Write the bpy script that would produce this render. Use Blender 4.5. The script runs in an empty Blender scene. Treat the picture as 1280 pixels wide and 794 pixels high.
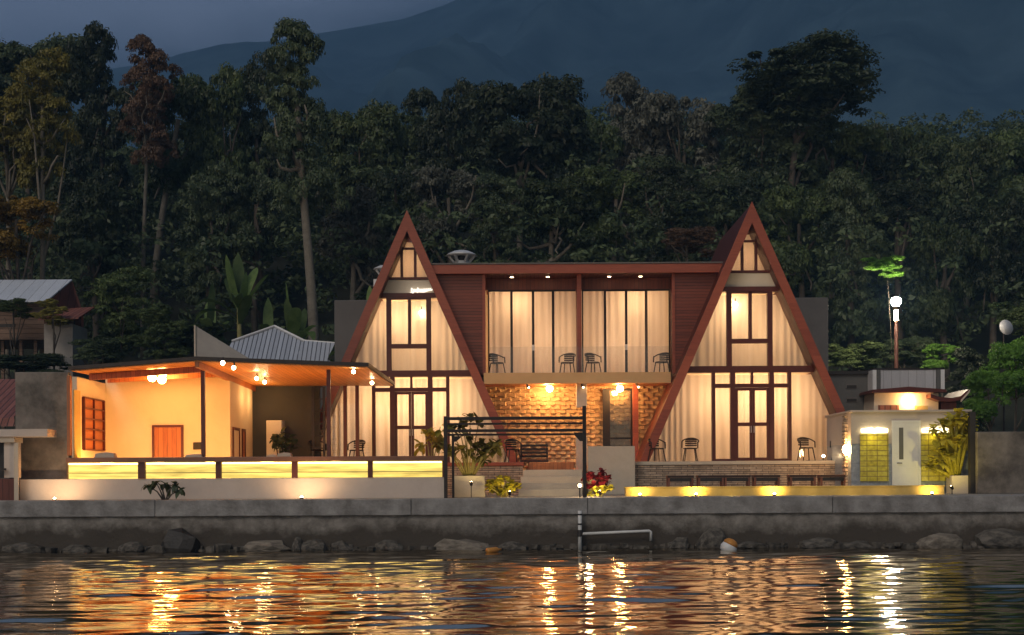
import bpy, bmesh, math, random
import numpy as np
R = math.radians
S = bpy.context.scene
COL = S.collection
random.seed(7)
rng = np.random.default_rng(7)

# ------------------------------------------------------------------ camera geometry of the place
F = 1620.0            # focal length in photo pixels (1280 wide)
CAMY, EYE, HOR = -45.0, 1.93, 600.0
ROLL = 0.0054
def sc(Y): return F / (Y - CAMY)
def PX(px, py, Y):    # where a thing measured on the photograph stands at depth Y
    s = sc(Y)
    return ((px - ROLL * (py - HOR)) - 640) / s, EYE + (HOR - (py + ROLL * (px - 640))) / s
def X_(px, Y): return (px - 640) / sc(Y)
def Z_(py, Y): return EYE + (HOR - py) / sc(Y)

DECK = 1.42
def ground(x, y):
    if y < 9: return 1.38
    t = y - 9
    return 1.38 + 0.46 * t + 0.5 * math.sin(x * .13 + 1) * min(1, t / 12) + .35 * math.sin(y * .21 + x * .07) * min(1, t / 12)

# ------------------------------------------------------------------ materials
def mat(name, col, rough=.7, noise=None, bump=None, metal=0, spec=.4, coord='Object', extra=None):
    """noise=(scale, colour2, detail, contrast) mixes a second colour; bump=(scale, strength)"""
    m = bpy.data.materials.new(name); m.use_nodes = True
    nt = m.node_tree; b = nt.nodes['Principled BSDF']
    b.inputs['Base Color'].default_value = (*col, 1); b.inputs['Roughness'].default_value = rough
    b.inputs['Metallic'].default_value = metal; b.inputs['Specular IOR Level'].default_value = spec
    tc = nt.nodes.new('ShaderNodeTexCoord')
    src = tc.outputs[coord]
    if noise:
        n = nt.nodes.new('ShaderNodeTexNoise'); n.inputs['Scale'].default_value = noise[0]; n.inputs['Detail'].default_value = noise[2]
        n.inputs['Roughness'].default_value = .65
        rp = nt.nodes.new('ShaderNodeValToRGB'); c = noise[3]
        rp.color_ramp.elements[0].position = .5 - c; rp.color_ramp.elements[1].position = .5 + c
        rp.color_ramp.elements[0].color = (*col, 1); rp.color_ramp.elements[1].color = (*noise[1], 1)
        nt.links.new(src, n.inputs['Vector']); nt.links.new(n.outputs['Fac'], rp.inputs['Fac'])
        nt.links.new(rp.outputs['Color'], b.inputs['Base Color'])
    if bump:
        n2 = nt.nodes.new('ShaderNodeTexNoise'); n2.inputs['Scale'].default_value = bump[0]; n2.inputs['Detail'].default_value = 6
        bp = nt.nodes.new('ShaderNodeBump'); bp.inputs['Strength'].default_value = bump[1]; bp.inputs['Distance'].default_value = .03
        nt.links.new(src, n2.inputs['Vector']); nt.links.new(n2.outputs['Fac'], bp.inputs['Height'])
        nt.links.new(bp.outputs['Normal'], b.inputs['Normal'])
    return m

def mat_planks(name, c1, c2, width, axis='Z', rough=.5, gap=.06):
    """boards running across AXIS with grain"""
    m = bpy.data.materials.new(name); m.use_nodes = True
    nt = m.node_tree; N = nt.nodes.new; L = nt.links.new; b = nt.nodes['Principled BSDF']; b.inputs['Roughness'].default_value = rough
    tc = N('ShaderNodeTexCoord'); sx = N('ShaderNodeSeparateXYZ'); L(tc.outputs['Object'], sx.inputs[0])
    d = N('ShaderNodeMath'); d.operation = 'DIVIDE'; d.inputs[1].default_value = width; L(sx.outputs[axis], d.inputs[0])
    fr = N('ShaderNodeMath'); fr.operation = 'FRACT'; L(d.outputs[0], fr.inputs[0])
    fl = N('ShaderNodeMath'); fl.operation = 'FLOOR'; L(d.outputs[0], fl.inputs[0])
    wn = N('ShaderNodeTexWhiteNoise'); wn.noise_dimensions = '1D'; L(fl.outputs[0], wn.inputs['W'])
    mp = N('ShaderNodeMapping'); sca = {'X': (14, 1.2, 1.2), 'Y': (1.2, 14, 1.2), 'Z': (1.2, 1.2, 14)}[axis]; mp.inputs['Scale'].default_value = sca
    L(tc.outputs['Object'], mp.inputs[0])
    nz = N('ShaderNodeTexNoise'); nz.inputs['Scale'].default_value = 2; nz.inputs['Detail'].default_value = 5; L(mp.outputs[0], nz.inputs['Vector'])
    ad = N('ShaderNodeMath'); ad.operation = 'MULTIPLY_ADD'; L(wn.outputs['Value'], ad.inputs[0]); ad.inputs[1].default_value = .45; L(nz.outputs['Fac'], ad.inputs[2])
    rp = N('ShaderNodeValToRGB'); rp.color_ramp.elements[0].position = .35; rp.color_ramp.elements[1].position = .95
    rp.color_ramp.elements[0].color = (*c1, 1); rp.color_ramp.elements[1].color = (*c2, 1); L(ad.outputs[0], rp.inputs['Fac'])
    gp = N('ShaderNodeMath'); gp.operation = 'LESS_THAN'; gp.inputs[1].default_value = gap; L(fr.outputs[0], gp.inputs[0])
    mx = N('ShaderNodeMix'); mx.data_type = 'RGBA'; L(gp.outputs[0], mx.inputs['Factor']); L(rp.outputs['Color'], mx.inputs['A']); mx.inputs['B'].default_value = (c1[0] * .25, c1[1] * .25, c1[2] * .25, 1)
    L(mx.outputs['Result'], b.inputs['Base Color'])
    iv = N('ShaderNodeMath'); iv.operation = 'SUBTRACT'; iv.inputs[0].default_value = 1; L(gp.outputs[0], iv.inputs[1])
    bp = N('ShaderNodeBump'); bp.inputs['Strength'].default_value = .7; bp.inputs['Distance'].default_value = .02; L(iv.outputs[0], bp.inputs['Height']); L(bp.outputs['Normal'], b.inputs['Normal'])
    return m

def mat_brick(name, c1, c2, mortar, bw, bh, rough=.75, ms=.012, bump=.8, off=.5):
    """coursed masonry on faces that look along Y (uses X and Z)"""
    m = bpy.data.materials.new(name); m.use_nodes = True
    nt = m.node_tree; N = nt.nodes.new; L = nt.links.new; b = nt.nodes['Principled BSDF']; b.inputs['Roughness'].default_value = rough
    tc = N('ShaderNodeTexCoord'); sx = N('ShaderNodeSeparateXYZ'); L(tc.outputs['Object'], sx.inputs[0])
    ax = N('ShaderNodeMath'); L(sx.outputs['X'], ax.inputs[0]); L(sx.outputs['Y'], ax.inputs[1])
    cb = N('ShaderNodeCombineXYZ'); L(ax.outputs[0], cb.inputs['X']); L(sx.outputs['Z'], cb.inputs['Y'])
    br = N('ShaderNodeTexBrick'); br.inputs['Scale'].default_value = 1; br.inputs['Brick Width'].default_value = bw; br.inputs['Row Height'].default_value = bh
    br.inputs['Mortar Size'].default_value = ms; br.offset = off; br.inputs['Color1'].default_value = (*c1, 1); br.inputs['Color2'].default_value = (*c2, 1); br.inputs['Mortar'].default_value = (*mortar, 1)
    L(cb.outputs[0], br.inputs['Vector'])
    nz = N('ShaderNodeTexNoise'); nz.inputs['Scale'].default_value = 9; nz.inputs['Detail'].default_value = 5; L(tc.outputs['Object'], nz.inputs['Vector'])
    mx = N('ShaderNodeMix'); mx.data_type = 'RGBA'; mx.blend_type = 'OVERLAY'; mx.inputs['Factor'].default_value = .6
    L(br.outputs['Color'], mx.inputs['A']); L(nz.outputs['Fac'], mx.inputs['B']); L(mx.outputs['Result'], b.inputs['Base Color'])
    iv = N('ShaderNodeMath'); iv.operation = 'MULTIPLY_ADD'; iv.inputs[1].default_value = -1; L(br.outputs['Fac'], iv.inputs[0]); L(nz.outputs['Fac'], iv.inputs[2])
    bp = N('ShaderNodeBump'); bp.inputs['Strength'].default_value = bump; bp.inputs['Distance'].default_value = .03; L(iv.outputs[0], bp.inputs['Height']); L(bp.outputs['Normal'], b.inputs['Normal'])
    return m

def mat_emit(name, col, strength):
    m = bpy.data.materials.new(name); m.use_nodes = True; nt = m.node_tree
    nt.nodes.remove(nt.nodes['Principled BSDF'])
    e = nt.nodes.new('ShaderNodeEmission'); e.inputs['Color'].default_value = (*col, 1); e.inputs['Strength'].default_value = strength
    nt.links.new(e.outputs[0], nt.nodes['Material Output'].inputs['Surface']); return m

def mat_glass():
    m = bpy.data.materials.new('window_glass'); m.use_nodes = True; nt = m.node_tree; N = nt.nodes.new; L = nt.links.new
    nt.nodes.remove(nt.nodes['Principled BSDF'])
    t = N('ShaderNodeBsdfTransparent'); t.inputs['Color'].default_value = (.96, .96, .95, 1)
    g = N('ShaderNodeBsdfGlossy'); g.inputs['Roughness'].default_value = .02
    fr = N('ShaderNodeFresnel'); fr.inputs['IOR'].default_value = 1.5
    mx = N('ShaderNodeMixShader'); L(fr.outputs[0], mx.inputs[0]); L(t.outputs[0], mx.inputs[1]); L(g.outputs[0], mx.inputs[2])
    L(mx.outputs[0], nt.nodes['Material Output'].inputs['Surface']); return m

def mat_curtain():
    m = bpy.data.materials.new('sheer_curtain'); m.use_nodes = True; nt = m.node_tree; N = nt.nodes.new; L = nt.links.new
    nt.nodes.remove(nt.nodes['Principled BSDF'])
    tc = N('ShaderNodeTexCoord'); mp = N('ShaderNodeMapping'); mp.inputs['Scale'].default_value = (2.2, 1, .12); L(tc.outputs['Object'], mp.inputs[0])
    n = N('ShaderNodeTexNoise'); n.inputs['Scale'].default_value = 3; n.inputs['Detail'].default_value = 4; L(mp.outputs[0], n.inputs['Vector'])
    rp = N('ShaderNodeValToRGB'); rp.color_ramp.elements[0].color = (.76, .73, .69, 1); rp.color_ramp.elements[1].color = (.86, .84, .82, 1); rp.color_ramp.elements[0].position = .35; rp.color_ramp.elements[1].position = .65
    L(n.outputs['Fac'], rp.inputs[0])
    d = N('ShaderNodeBsdfDiffuse'); t = N('ShaderNodeBsdfTranslucent'); L(rp.outputs[0], d.inputs['Color']); L(rp.outputs[0], t.inputs['Color'])
    mx = N('ShaderNodeMixShader'); mx.inputs[0].default_value = .6; L(d.outputs[0], mx.inputs[1]); L(t.outputs[0], mx.inputs[2])
    L(mx.outputs[0], nt.nodes['Material Output'].inputs['Surface']); return m

def mat_leaf(name, dark, light, trans=.25, scale=.7, tip=None):
    """foliage: colour by clump (noise in world size) and per tree (object random)"""
    m = bpy.data.materials.new(name); m.use_nodes = True; nt = m.node_tree; N = nt.nodes.new; L = nt.links.new
    nt.nodes.remove(nt.nodes['Principled BSDF'])
    ge = N('ShaderNodeNewGeometry'); n = N('ShaderNodeTexNoise'); n.inputs['Scale'].default_value = scale; n.inputs['Detail'].default_value = 5; n.inputs['Roughness'].default_value = .7
    L(ge.outputs['Position'], n.inputs['Vector'])
    rp = N('ShaderNodeValToRGB'); e = rp.color_ramp.elements; e[0].position = .36; e[1].position = .66; e[0].color = (*dark, 1); e[1].color = (*light, 1)
    if tip: q = e.new(.74); q.color = (*tip, 1)
    L(n.outputs['Fac'], rp.inputs[0])
    oi = N('ShaderNodeObjectInfo'); hs = N('ShaderNodeHueSaturation')
    ma = N('ShaderNodeMapRange'); ma.inputs['To Min'].default_value = .55; ma.inputs['To Max'].default_value = 1.5; L(oi.outputs['Random'], ma.inputs['Value']); L(ma.outputs[0], hs.inputs['Value'])
    L(rp.outputs[0], hs.inputs['Color'])
    d = N('ShaderNodeBsdfDiffuse'); t = N('ShaderNodeBsdfTranslucent'); g = N('ShaderNodeBsdfGlossy'); g.inputs['Roughness'].default_value = .45; g.inputs['Color'].default_value = (.5, .5, .5, 1)
    L(hs.outputs[0], d.inputs['Color']); L(hs.outputs[0], t.inputs['Color'])
    mx = N('ShaderNodeMixShader'); mx.inputs[0].default_value = trans; L(d.outputs[0], mx.inputs[1]); L(t.outputs[0], mx.inputs[2])
    m2 = N('ShaderNodeMixShader'); m2.inputs[0].default_value = .04; L(mx.outputs[0], m2.inputs[1]); L(g.outputs[0], m2.inputs[2])
    L(m2.outputs[0], nt.nodes['Material Output'].inputs['Surface']); return m

def mat_quay():
    m = mat('quay_concrete', (.16, .142, .125), .88, (2.6, (.31, .285, .255), 9, .14), (11, .9))
    nt = m.node_tree; N = nt.nodes.new; L = nt.links.new; b = nt.nodes['Principled BSDF']
    old = b.inputs['Base Color'].links[0].from_socket
    tc = N('ShaderNodeTexCoord'); sx = N('ShaderNodeSeparateXYZ'); L(tc.outputs['Object'], sx.inputs[0])
    mp = N('ShaderNodeMapping'); mp.inputs['Scale'].default_value = (.8, 1, .9); L(tc.outputs['Object'], mp.inputs[0])
    n = N('ShaderNodeTexNoise'); n.inputs['Scale'].default_value = 1.1; n.inputs['Detail'].default_value = 7; n.inputs['Roughness'].default_value = .7; L(mp.outputs[0], n.inputs['Vector'])
    ma = N('ShaderNodeMapRange'); ma.inputs['From Min'].default_value = .1; ma.inputs['From Max'].default_value = 1.0; ma.inputs['To Min'].default_value = .45; ma.inputs['To Max'].default_value = -.25; L(sx.outputs['Z'], ma.inputs['Value'])
    ad = N('ShaderNodeMath'); L(ma.outputs[0], ad.inputs[0]); L(n.outputs['Fac'], ad.inputs[1])
    rp = N('ShaderNodeValToRGB'); rp.color_ramp.elements[0].position = .42; rp.color_ramp.elements[1].position = .68; L(ad.outputs[0], rp.inputs[0])
    mx = N('ShaderNodeMix'); mx.data_type = 'RGBA'; L(rp.outputs[0], mx.inputs['Factor']); L(old, mx.inputs['A']); mx.inputs['B'].default_value = (.07, .058, .046, 1)
    L(mx.outputs['Result'], b.inputs['Base Color']); return m

def mat_water():
    m = bpy.data.materials.new('lake_water'); m.use_nodes = True; nt = m.node_tree; N = nt.nodes.new; L = nt.links.new
    b = nt.nodes['Principled BSDF']; b.inputs['Base Color'].default_value = (.006, .008, .008, 1); b.inputs['Roughness'].default_value = .05; b.inputs['IOR'].default_value = 1.33
    b.inputs['Specular IOR Level'].default_value = .5
    tc = N('ShaderNodeTexCoord'); mp = N('ShaderNodeMapping'); mp.inputs['Scale'].default_value = (1.0, 2.2, 1); L(tc.outputs['Object'], mp.inputs[0])
    n = N('ShaderNodeTexNoise'); n.inputs['Scale'].default_value = 3.2; n.inputs['Detail'].default_value = 3; L(mp.outputs[0], n.inputs['Vector'])
    bp = N('ShaderNodeBump'); bp.inputs['Strength'].default_value = .16; bp.inputs['Distance'].default_value = .02; L(n.outputs['Fac'], bp.inputs['Height']); L(bp.outputs['Normal'], b.inputs['Normal'])
    g = N('ShaderNodeBsdfGlossy'); g.inputs['Color'].default_value = (.9, .82, .70, 1); g.inputs['Roughness'].default_value = .075; L(bp.outputs['Normal'], g.inputs['Normal'])
    mx = N('ShaderNodeMixShader'); mx.inputs[0].default_value = .66; L(b.outputs[0], mx.inputs[1]); L(g.outputs[0], mx.inputs[2]); L(mx.outputs[0], nt.nodes['Material Output'].inputs['Surface'])
    return m

M = {}
M['fascia'] = mat_planks('red_brown_wood', (.20, .04, .02), (.32, .075, .036), .9, 'Z', .45, .0)
M['frame'] = mat('dark_red_frame', (.075, .015, .010), .4, (6, (.11, .023, .014), 4, .2))
M['siding'] = mat_planks('brown_siding', (.12, .026, .014), (.21, .05, .026), .11, 'Z', .45, .1)
M['soffit'] = mat_planks('soffit_wood', (.11, .026, .015), (.18, .045, .025), .14, 'X', .5)
M['black'] = mat('black_steel', (.012, .01, .011), .4, (9, (.03, .022, .02), 4, .2), None, .3)
M['glass'] = mat_glass()
M['curtain'] = mat_curtain()
M['cream'] = mat('cream_plaster', (.62, .53, .40), .8, (.8, (.74, .66, .53), 8, .3), (14, .2))
M['orange_ceiling'] = mat_planks('orange_ceiling_boards', (.55, .2, .04), (.78, .34, .09), .16, 'X', .45, .05)
M['orange_wood'] = mat_planks('orange_wood', (.30, .09, .025), (.46, .16, .05), .14, 'X', .45)
M['slab_lit_stone'] = mat('warm_lit_slab', (.55, .34, .15), .45, (2, (.66, .42, .2), 6, .25))  # beige stone edge with golden lamplight put into its colour
M['counter_top'] = mat_planks('counter_wood', (.10, .038, .02), (.2, .08, .04), .5, 'Y', .4)
M['roughcast'] = mat('weathered_concrete', (.095, .082, .068), .9, (1.3, (.27, .235, .2), 9, .15), (9, .5))
M['pink_wall'] = mat('pale_plaster_wall', (.56, .47, .41), .85, (1.2, (.66, .57, .5), 7, .25), (10, .2))
M['grey_wall'] = mat('grey_plaster', (.115, .108, .102), .85, (.7, (.165, .155, .148), 7, .25), (9, .25))
M['yard_grey'] = mat('slate_render', (.055, .06, .062), .9, (.6, (.09, .095, .096), 7, .25), (9, .3))
M['dark_wall'] = mat('dark_grey_wall', (.10, .10, .095), .85, (.6, (.15, .148, .14), 7, .25), (9, .25))
M['bath_wall'] = mat('taupe_plaster', (.45, .39, .34), .8, (1, (.53, .46, .41), 6, .25), (12, .2))
M['stone'] = mat_brick('stacked_stone', (.32, .235, .17), (.5, .385, .29), (.06, .05, .04), .42, .075, .8, .008, .9)
M['pillar_stone'] = mat_brick('pillar_stone', (.4, .3, .22), (.55, .44, .33), (.1, .08, .06), .18, .12, .8, .012, .9)
M['wave_tile'] = mat('carved_stone_tile', (.30, .19, .10), .75, (3.5, (.56, .39, .23), 7, .16), (25, .3))
M['step_stone'] = mat('step_stone', (.3, .28, .26), .8, (2, (.4, .37, .34), 6, .25), (12, .3))
M['beige_stone'] = mat('beige_stone', (.5, .42, .33), .8, (2, (.6, .52, .42), 6, .25), (12, .2))
M['deck'] = mat('deck_concrete', (.24, .23, .21), .85, (1, (.32, .3, .28), 7, .25), (9, .3))
M['quay'] = mat_quay()
M['coping'] = mat('coping_concrete', (.19, .178, .168), .85, (1.7, (.36, .345, .335), 9, .13), (12, .8))
M['water'] = mat_water()
M['led'] = mat_emit('backlit_panel_glow', (1, .71, .16), 1.05)
def uneven(m, lo, hi, sca):
    nt = m.node_tree; N = nt.nodes.new; L = nt.links.new; e = [n for n in nt.nodes if n.type == 'EMISSION'][0]
    tc = N('ShaderNodeTexCoord'); mp = N('ShaderNodeMapping'); mp.inputs['Scale'].default_value = sca; L(tc.outputs['Object'], mp.inputs[0]); n = N('ShaderNodeTexNoise'); n.inputs['Scale'].default_value = 1; n.inputs['Detail'].default_value = 4; L(mp.outputs[0], n.inputs['Vector'])
    r = N('ShaderNodeMapRange'); r.inputs['From Min'].default_value = .3; r.inputs['From Max'].default_value = .7; r.inputs['To Min'].default_value = lo; r.inputs['To Max'].default_value = hi; L(n.outputs['Fac'], r.inputs['Value']); L(r.outputs[0], e.inputs['Strength'])
uneven(M['led'], .55, 1.35, (.9, 1, 9))
M['ledstrip'] = mat_emit('strip_glow', (1, .74, .28), 5)
M['bulb'] = mat_emit('warm_bulb', (1, .64, .28), 130)
M['globe'] = mat_emit('warm_globe', (1, .56, .19), 150)
M['sign_glow'] = mat_emit('sign_glow', (1, .86, .7), 1.1)
M['bar_globe'] = mat_emit('bar_globe_glow', (1, .5, .13), 72)
M['downlight'] = mat_emit('downlight_glow', (1, .68, .36), 22)
M['white_bulb'] = mat_emit('white_lamp', (1, .86, .66), 430)
M['spotbulb'] = mat_emit('spot_glow', (1, .7, .36), 60)
M['yellow_tile'] = mat_brick('yellow_glazed_tile', (.5, .42, .04), (.58, .5, .07), (.22, .17, .03), .33, .165, .3, .012, .4, 0)
M['gold_wall'] = mat('ochre_stone', (.4, .29, .09), .7, (2.5, (.52, .4, .16), 6, .25), (9, .3))
M['white_paint'] = mat('white_paint', (.66, .66, .66), .45, (3, (.74, .74, .73), 5, .25))
M['blue_tile'] = mat_brick('grey_blue_tile', (.26, .29, .33), (.3, .33, .37), (.2, .21, .22), .3, .3, .35, .006, .2, 0)
M['tank'] = mat_planks('pale_metal_cladding', (.42, .42, .44), (.5, .5, .52), .3, 'X', .45, .03)
M['steel_white'] = mat('galvanised_white', (.6, .6, .6), .4, (6, (.7, .7, .7), 4, .2), None, .2)
M['roof_blue'] = mat_planks('corrugated_blue_grey', (.33, .36, .43), (.43, .47, .55), .18, 'X', .5, .22)
M['hut_roof'] = mat_planks('bluish_metal_sheet', (.42, .47, .56), (.6, .65, .74), .5, 'X', .5, .03)
M['roof_rust'] = mat_planks('rusty_red_sheet', (.16, .05, .035), (.3, .11, .08), .2, 'X', .6, .15)
M['hut_wood'] = mat_planks('weathered_hut_boards', (.11, .07, .05), (.23, .15, .105), .2, 'Z', .8, .08)
M['hut_red'] = mat_planks('dull_red_boards', (.1, .03, .022), (.17, .055, .04), .18, 'X', .7, .06)
M['bark_pale'] = mat('pale_bark', (.13, .115, .09), .9, (3, (.24, .215, .175), 7, .22), (12, .6))
M['bark_dark'] = mat('dark_bark', (.05, .042, .034), .9, (3, (.12, .1, .08), 7, .25), (12, .6))
M['leaf_dark'] = mat_leaf('foliage_dark', (.026, .042, .022), (.105, .138, .066))
M['leaf_mid'] = mat_leaf('foliage_mid', (.034, .056, .02), (.125, .17, .058))
M['leaf_lamplit_olive'] = mat_leaf('foliage_lamplit_olive', (.10, .10, .022), (.36, .31, .065))  # yellow lamplight painted into the leaf colour
M['leaf_lamplit_amber'] = mat_leaf('foliage_lamplit_amber', (.2, .13, .02), (.6, .37, .055))  # amber glow of a lamp out of view, carried by leaf colour
M['leaf_red'] = mat_leaf('foliage_dry_red', (.07, .042, .026), (.2, .12, .072))
M['leaf_grey'] = mat_leaf('foliage_grey', (.045, .05, .038), (.15, .155, .12))
M['leaf_bloom'] = mat_leaf('foliage_flowering', (.03, .05, .019), (.115, .15, .055), .25, .9, (.36, .38, .17))
M['leaf_bright'] = mat_leaf('foliage_bright', (.07, .17, .022), (.2, .40, .055))
M['leaf_yellow'] = mat_leaf('foliage_yellow', (.22, .2, .015), (.5, .42, .05), .3, 3)
M['leaf_croton'] = mat_leaf('foliage_croton', (.2, .22, .015), (.6, .5, .05), .3, 5)
M['leaf_crimson'] = mat_leaf('foliage_crimson', (.16, .012, .014), (.4, .04, .05), .3, 4)
M['leaf_banana'] = mat_leaf('foliage_banana', (.09, .15, .045), (.19, .27, .09), .3, 1.2)
M['leaf_dry'] = mat_leaf('foliage_dry', (.16, .1, .04), (.36, .24, .11), .3, 2)
M['stem'] = mat('green_stem', (.16, .15, .05), .7, (6, (.24, .21, .08), 4, .2))
M['soil'] = mat('hill_soil', (.018, .02, .012), .95, (.4, (.04, .042, .025), 8, .25), (3, .8))
M['mountain'] = mat('haze_tinted_forest', (.02, .05, .065), .95, (.009, (.12, .20, .23), 12, .14), (.06, 1.0), spec=.1)  # blue of the distant air painted into the forest colour
hz = bpy.data.materials.new('haze'); hz.use_nodes = True; hz.node_tree.nodes.remove(hz.node_tree.nodes['Principled BSDF'])
pv = hz.node_tree.nodes.new('ShaderNodeVolumePrincipled'); pv.inputs['Color'].default_value = (.27, .57, 1.0, 1); pv.inputs['Density'].default_value = .00066; pv.inputs['Anisotropy'].default_value = .0
hz.node_tree.links.new(pv.outputs[0], hz.node_tree.nodes['Material Output'].inputs['Volume']); M['haze'] = hz
M['rock'] = mat('shore_rock', (.035, .031, .026), .9, (2.2, (.17, .15, .125), 8, .14), (6, .9))
M['rock_pale'] = mat('pale_shore_rock', (.09, .075, .06), .9, (2.2, (.30, .26, .21), 8, .16), (6, .7))
M['rock_black'] = mat('wet_black_rock', (.012, .011, .01), .55, (3, (.035, .03, .026), 8, .2), (6, .7))
M['pvc'] = mat('white_pipe', (.7, .7, .7), .4, (8, (.6, .6, .58), 4, .2))
M['orange_plastic'] = mat('orange_plastic', (.6, .27, .05), .4, (6, (.5, .2, .04), 4, .2))
M['canvas'] = mat('dark_cushion', (.05, .03, .025), .8, (12, (.08, .045, .035), 4, .2))
M['bench_wood'] = mat_planks('bench_wood', (.12, .04, .022), (.22, .08, .045), .12, 'Y', .5)
M['dark_void'] = mat('charcoal_panel', (.02, .018, .017), .6, (3, (.035, .03, .028), 4, .2))

# ------------------------------------------------------------------ mesh building
class MB:
    def __init__(s): s.v = []; s.f = []
    def add(s, v, f):
        o = len(s.v); s.v += [tuple(p) for p in v]; s.f += [tuple(i + o for i in q) for q in f]; return s
    def box(s, x0, x1, y0, y1, z0, z1):
        return s.add([(x0,y0,z0),(x1,y0,z0),(x1,y1,z0),(x0,y1,z0),(x0,y0,z1),(x1,y0,z1),(x1,y1,z1),(x0,y1,z1)],
                     [(0,3,2,1),(4,5,6,7),(0,1,5,4),(1,2,6,5),(2,3,7,6),(3,0,4,7)])
    def prism(s, poly, y0, y1):           # poly in (x, z), counter-clockwise seen from -Y
        n = len(poly)
        v = [(x, y0, z) for x, z in poly] + [(x, y1, z) for x, z in poly]
        return s.add(v, [tuple(range(n)), tuple(range(2*n-1, n-1, -1))] + [(i, i+n, (i+1) % n + n, (i+1) % n) for i in range(n)])
    def tube(s, pts, rad, n=8, cap=True):
        pts = [np.array(p, float) for p in pts]
        if not hasattr(rad, '__len__'): rad = [rad] * len(pts)
        v = []; f = []; up = None
        for i, p in enumerate(pts):
            t = pts[min(i+1, len(pts)-1)] - pts[max(i-1, 0)]; t = t / (np.linalg.norm(t) + 1e-9)
            if up is None: up = np.array((0, 0, 1.)) if abs(t[2]) < .9 else np.array((1., 0, 0))
            a = np.cross(t, up); a /= (np.linalg.norm(a) + 1e-9); b = np.cross(a, t); up = b
            for k in range(n):
                w = 2*math.pi*k/n; v.append(p + rad[i]*(math.cos(w)*a + math.sin(w)*b))
        for i in range(len(pts)-1):
            for k in range(n): f.append((i*n+k, i*n+(k+1) % n, (i+1)*n+(k+1) % n, (i+1)*n+k))
        if cap: f.append(tuple(range(n-1, -1, -1))); f.append(tuple(range((len(pts)-1)*n, len(pts)*n)))
        return s.add(v, f)
    def lathe(s, prof, c=(0,0,0), n=14):
        v = []; f = []
        for r, z in prof:
            for k in range(n):
                w = 2*math.pi*k/n; v.append((c[0]+r*math.cos(w), c[1]+r*math.sin(w), c[2]+z))
        for i in range(len(prof)-1):
            for k in range(n): f.append((i*n+k, i*n+(k+1) % n, (i+1)*n+(k+1) % n, (i+1)*n+k))
        f.append(tuple(range(n-1, -1, -1))); f.append(tuple(range((len(prof)-1)*n, len(prof)*n)))
        return s.add(v, f)
    def ball(s, c, r, n=12, squash=1):
        m = n//2
        return s.lathe([(max(r*math.sin(math.pi*i/m), r*.02), -r*squash*math.cos(math.pi*i/m)) for i in range(m+1)], c, n)
    def build(s, name, m, parent=None, smooth=False, bevel=0):
        me = bpy.data.meshes.new(name); me.from_pydata(s.v, [], s.f); me.validate(); me.update()
        me.materials.append(m if not isinstance(m, str) else M[m])
        if smooth: me.polygons.foreach_set('use_smooth', [True]*len(me.polygons))
        return link(name, me, parent, bevel)
def link(name, me, parent=None, bevel=0):
    o = bpy.data.objects.new(name, me); COL.objects.link(o)
    if parent: o.parent = parent
    if bevel:
        b = o.modifiers.new('edge', 'BEVEL'); b.width = bevel; b.segments = 2; b.limit_method = 'ANGLE'
    return o
def tag(o, label, cat, group=None):
    o['label'] = label; o['category'] = cat
    if group: o['group'] = group
    return o
def thing(name, label, cat, loc=(0,0,0), rz=0, group=None):
    o = bpy.data.objects.new(name, None); COL.objects.link(o); o.location = loc; o.rotation_euler = (0,0,rz); o.empty_display_size = .3
    return tag(o, label, cat, group)
def struct(o, kind='structure'): o['kind'] = kind; return o
def children(o): return [c for c in COL.objects if c.parent is o]
def dup(o, loc=None, rz=None, label=None, parent=None):
    c = o.copy(); COL.objects.link(c)
    if parent: c.parent = parent
    if loc is not None: c.location = loc
    if rz is not None: c.rotation_euler = (0,0,rz)
    if label: c['label'] = label
    for ch in children(o): dup(ch, parent=c)
    return c
def np_mesh(name, V, Fq, m, smooth=False):
    """mesh from numpy arrays: V (n,3), Fq (k,4) quads"""
    me = bpy.data.meshes.new(name); V = np.asarray(V, np.float32); Fq = np.asarray(Fq, np.int32)
    me.vertices.add(len(V)); me.vertices.foreach_set('co', V.ravel())
    me.loops.add(Fq.size); me.loops.foreach_set('vertex_index', Fq.ravel())
    me.polygons.add(len(Fq)); me.polygons.foreach_set('loop_start', np.arange(0, Fq.size, 4, dtype=np.int32))
    me.update(calc_edges=True)
    if smooth: me.polygons.foreach_set('use_smooth', np.ones(len(Fq), bool))
    me.materials.append(M[m] if isinstance(m, str) else m); return me
def lamp(name, loc, watts, col=(1, .62, .28), r=.12, spot=None, aim=None):
    d = bpy.data.lights.new(name, 'SPOT' if spot else 'POINT'); d.energy = watts; d.color = col; d.shadow_soft_size = r
    if spot: d.spot_size = R(spot); d.spot_blend = .7
    o = bpy.data.objects.new(name, d); COL.objects.link(o); o.location = loc
    if aim:
        from mathutils import Vector
        o.rotation_euler = (Vector(aim) - Vector(loc)).to_track_quat('-Z', 'Y').to_euler()
    return o

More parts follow.
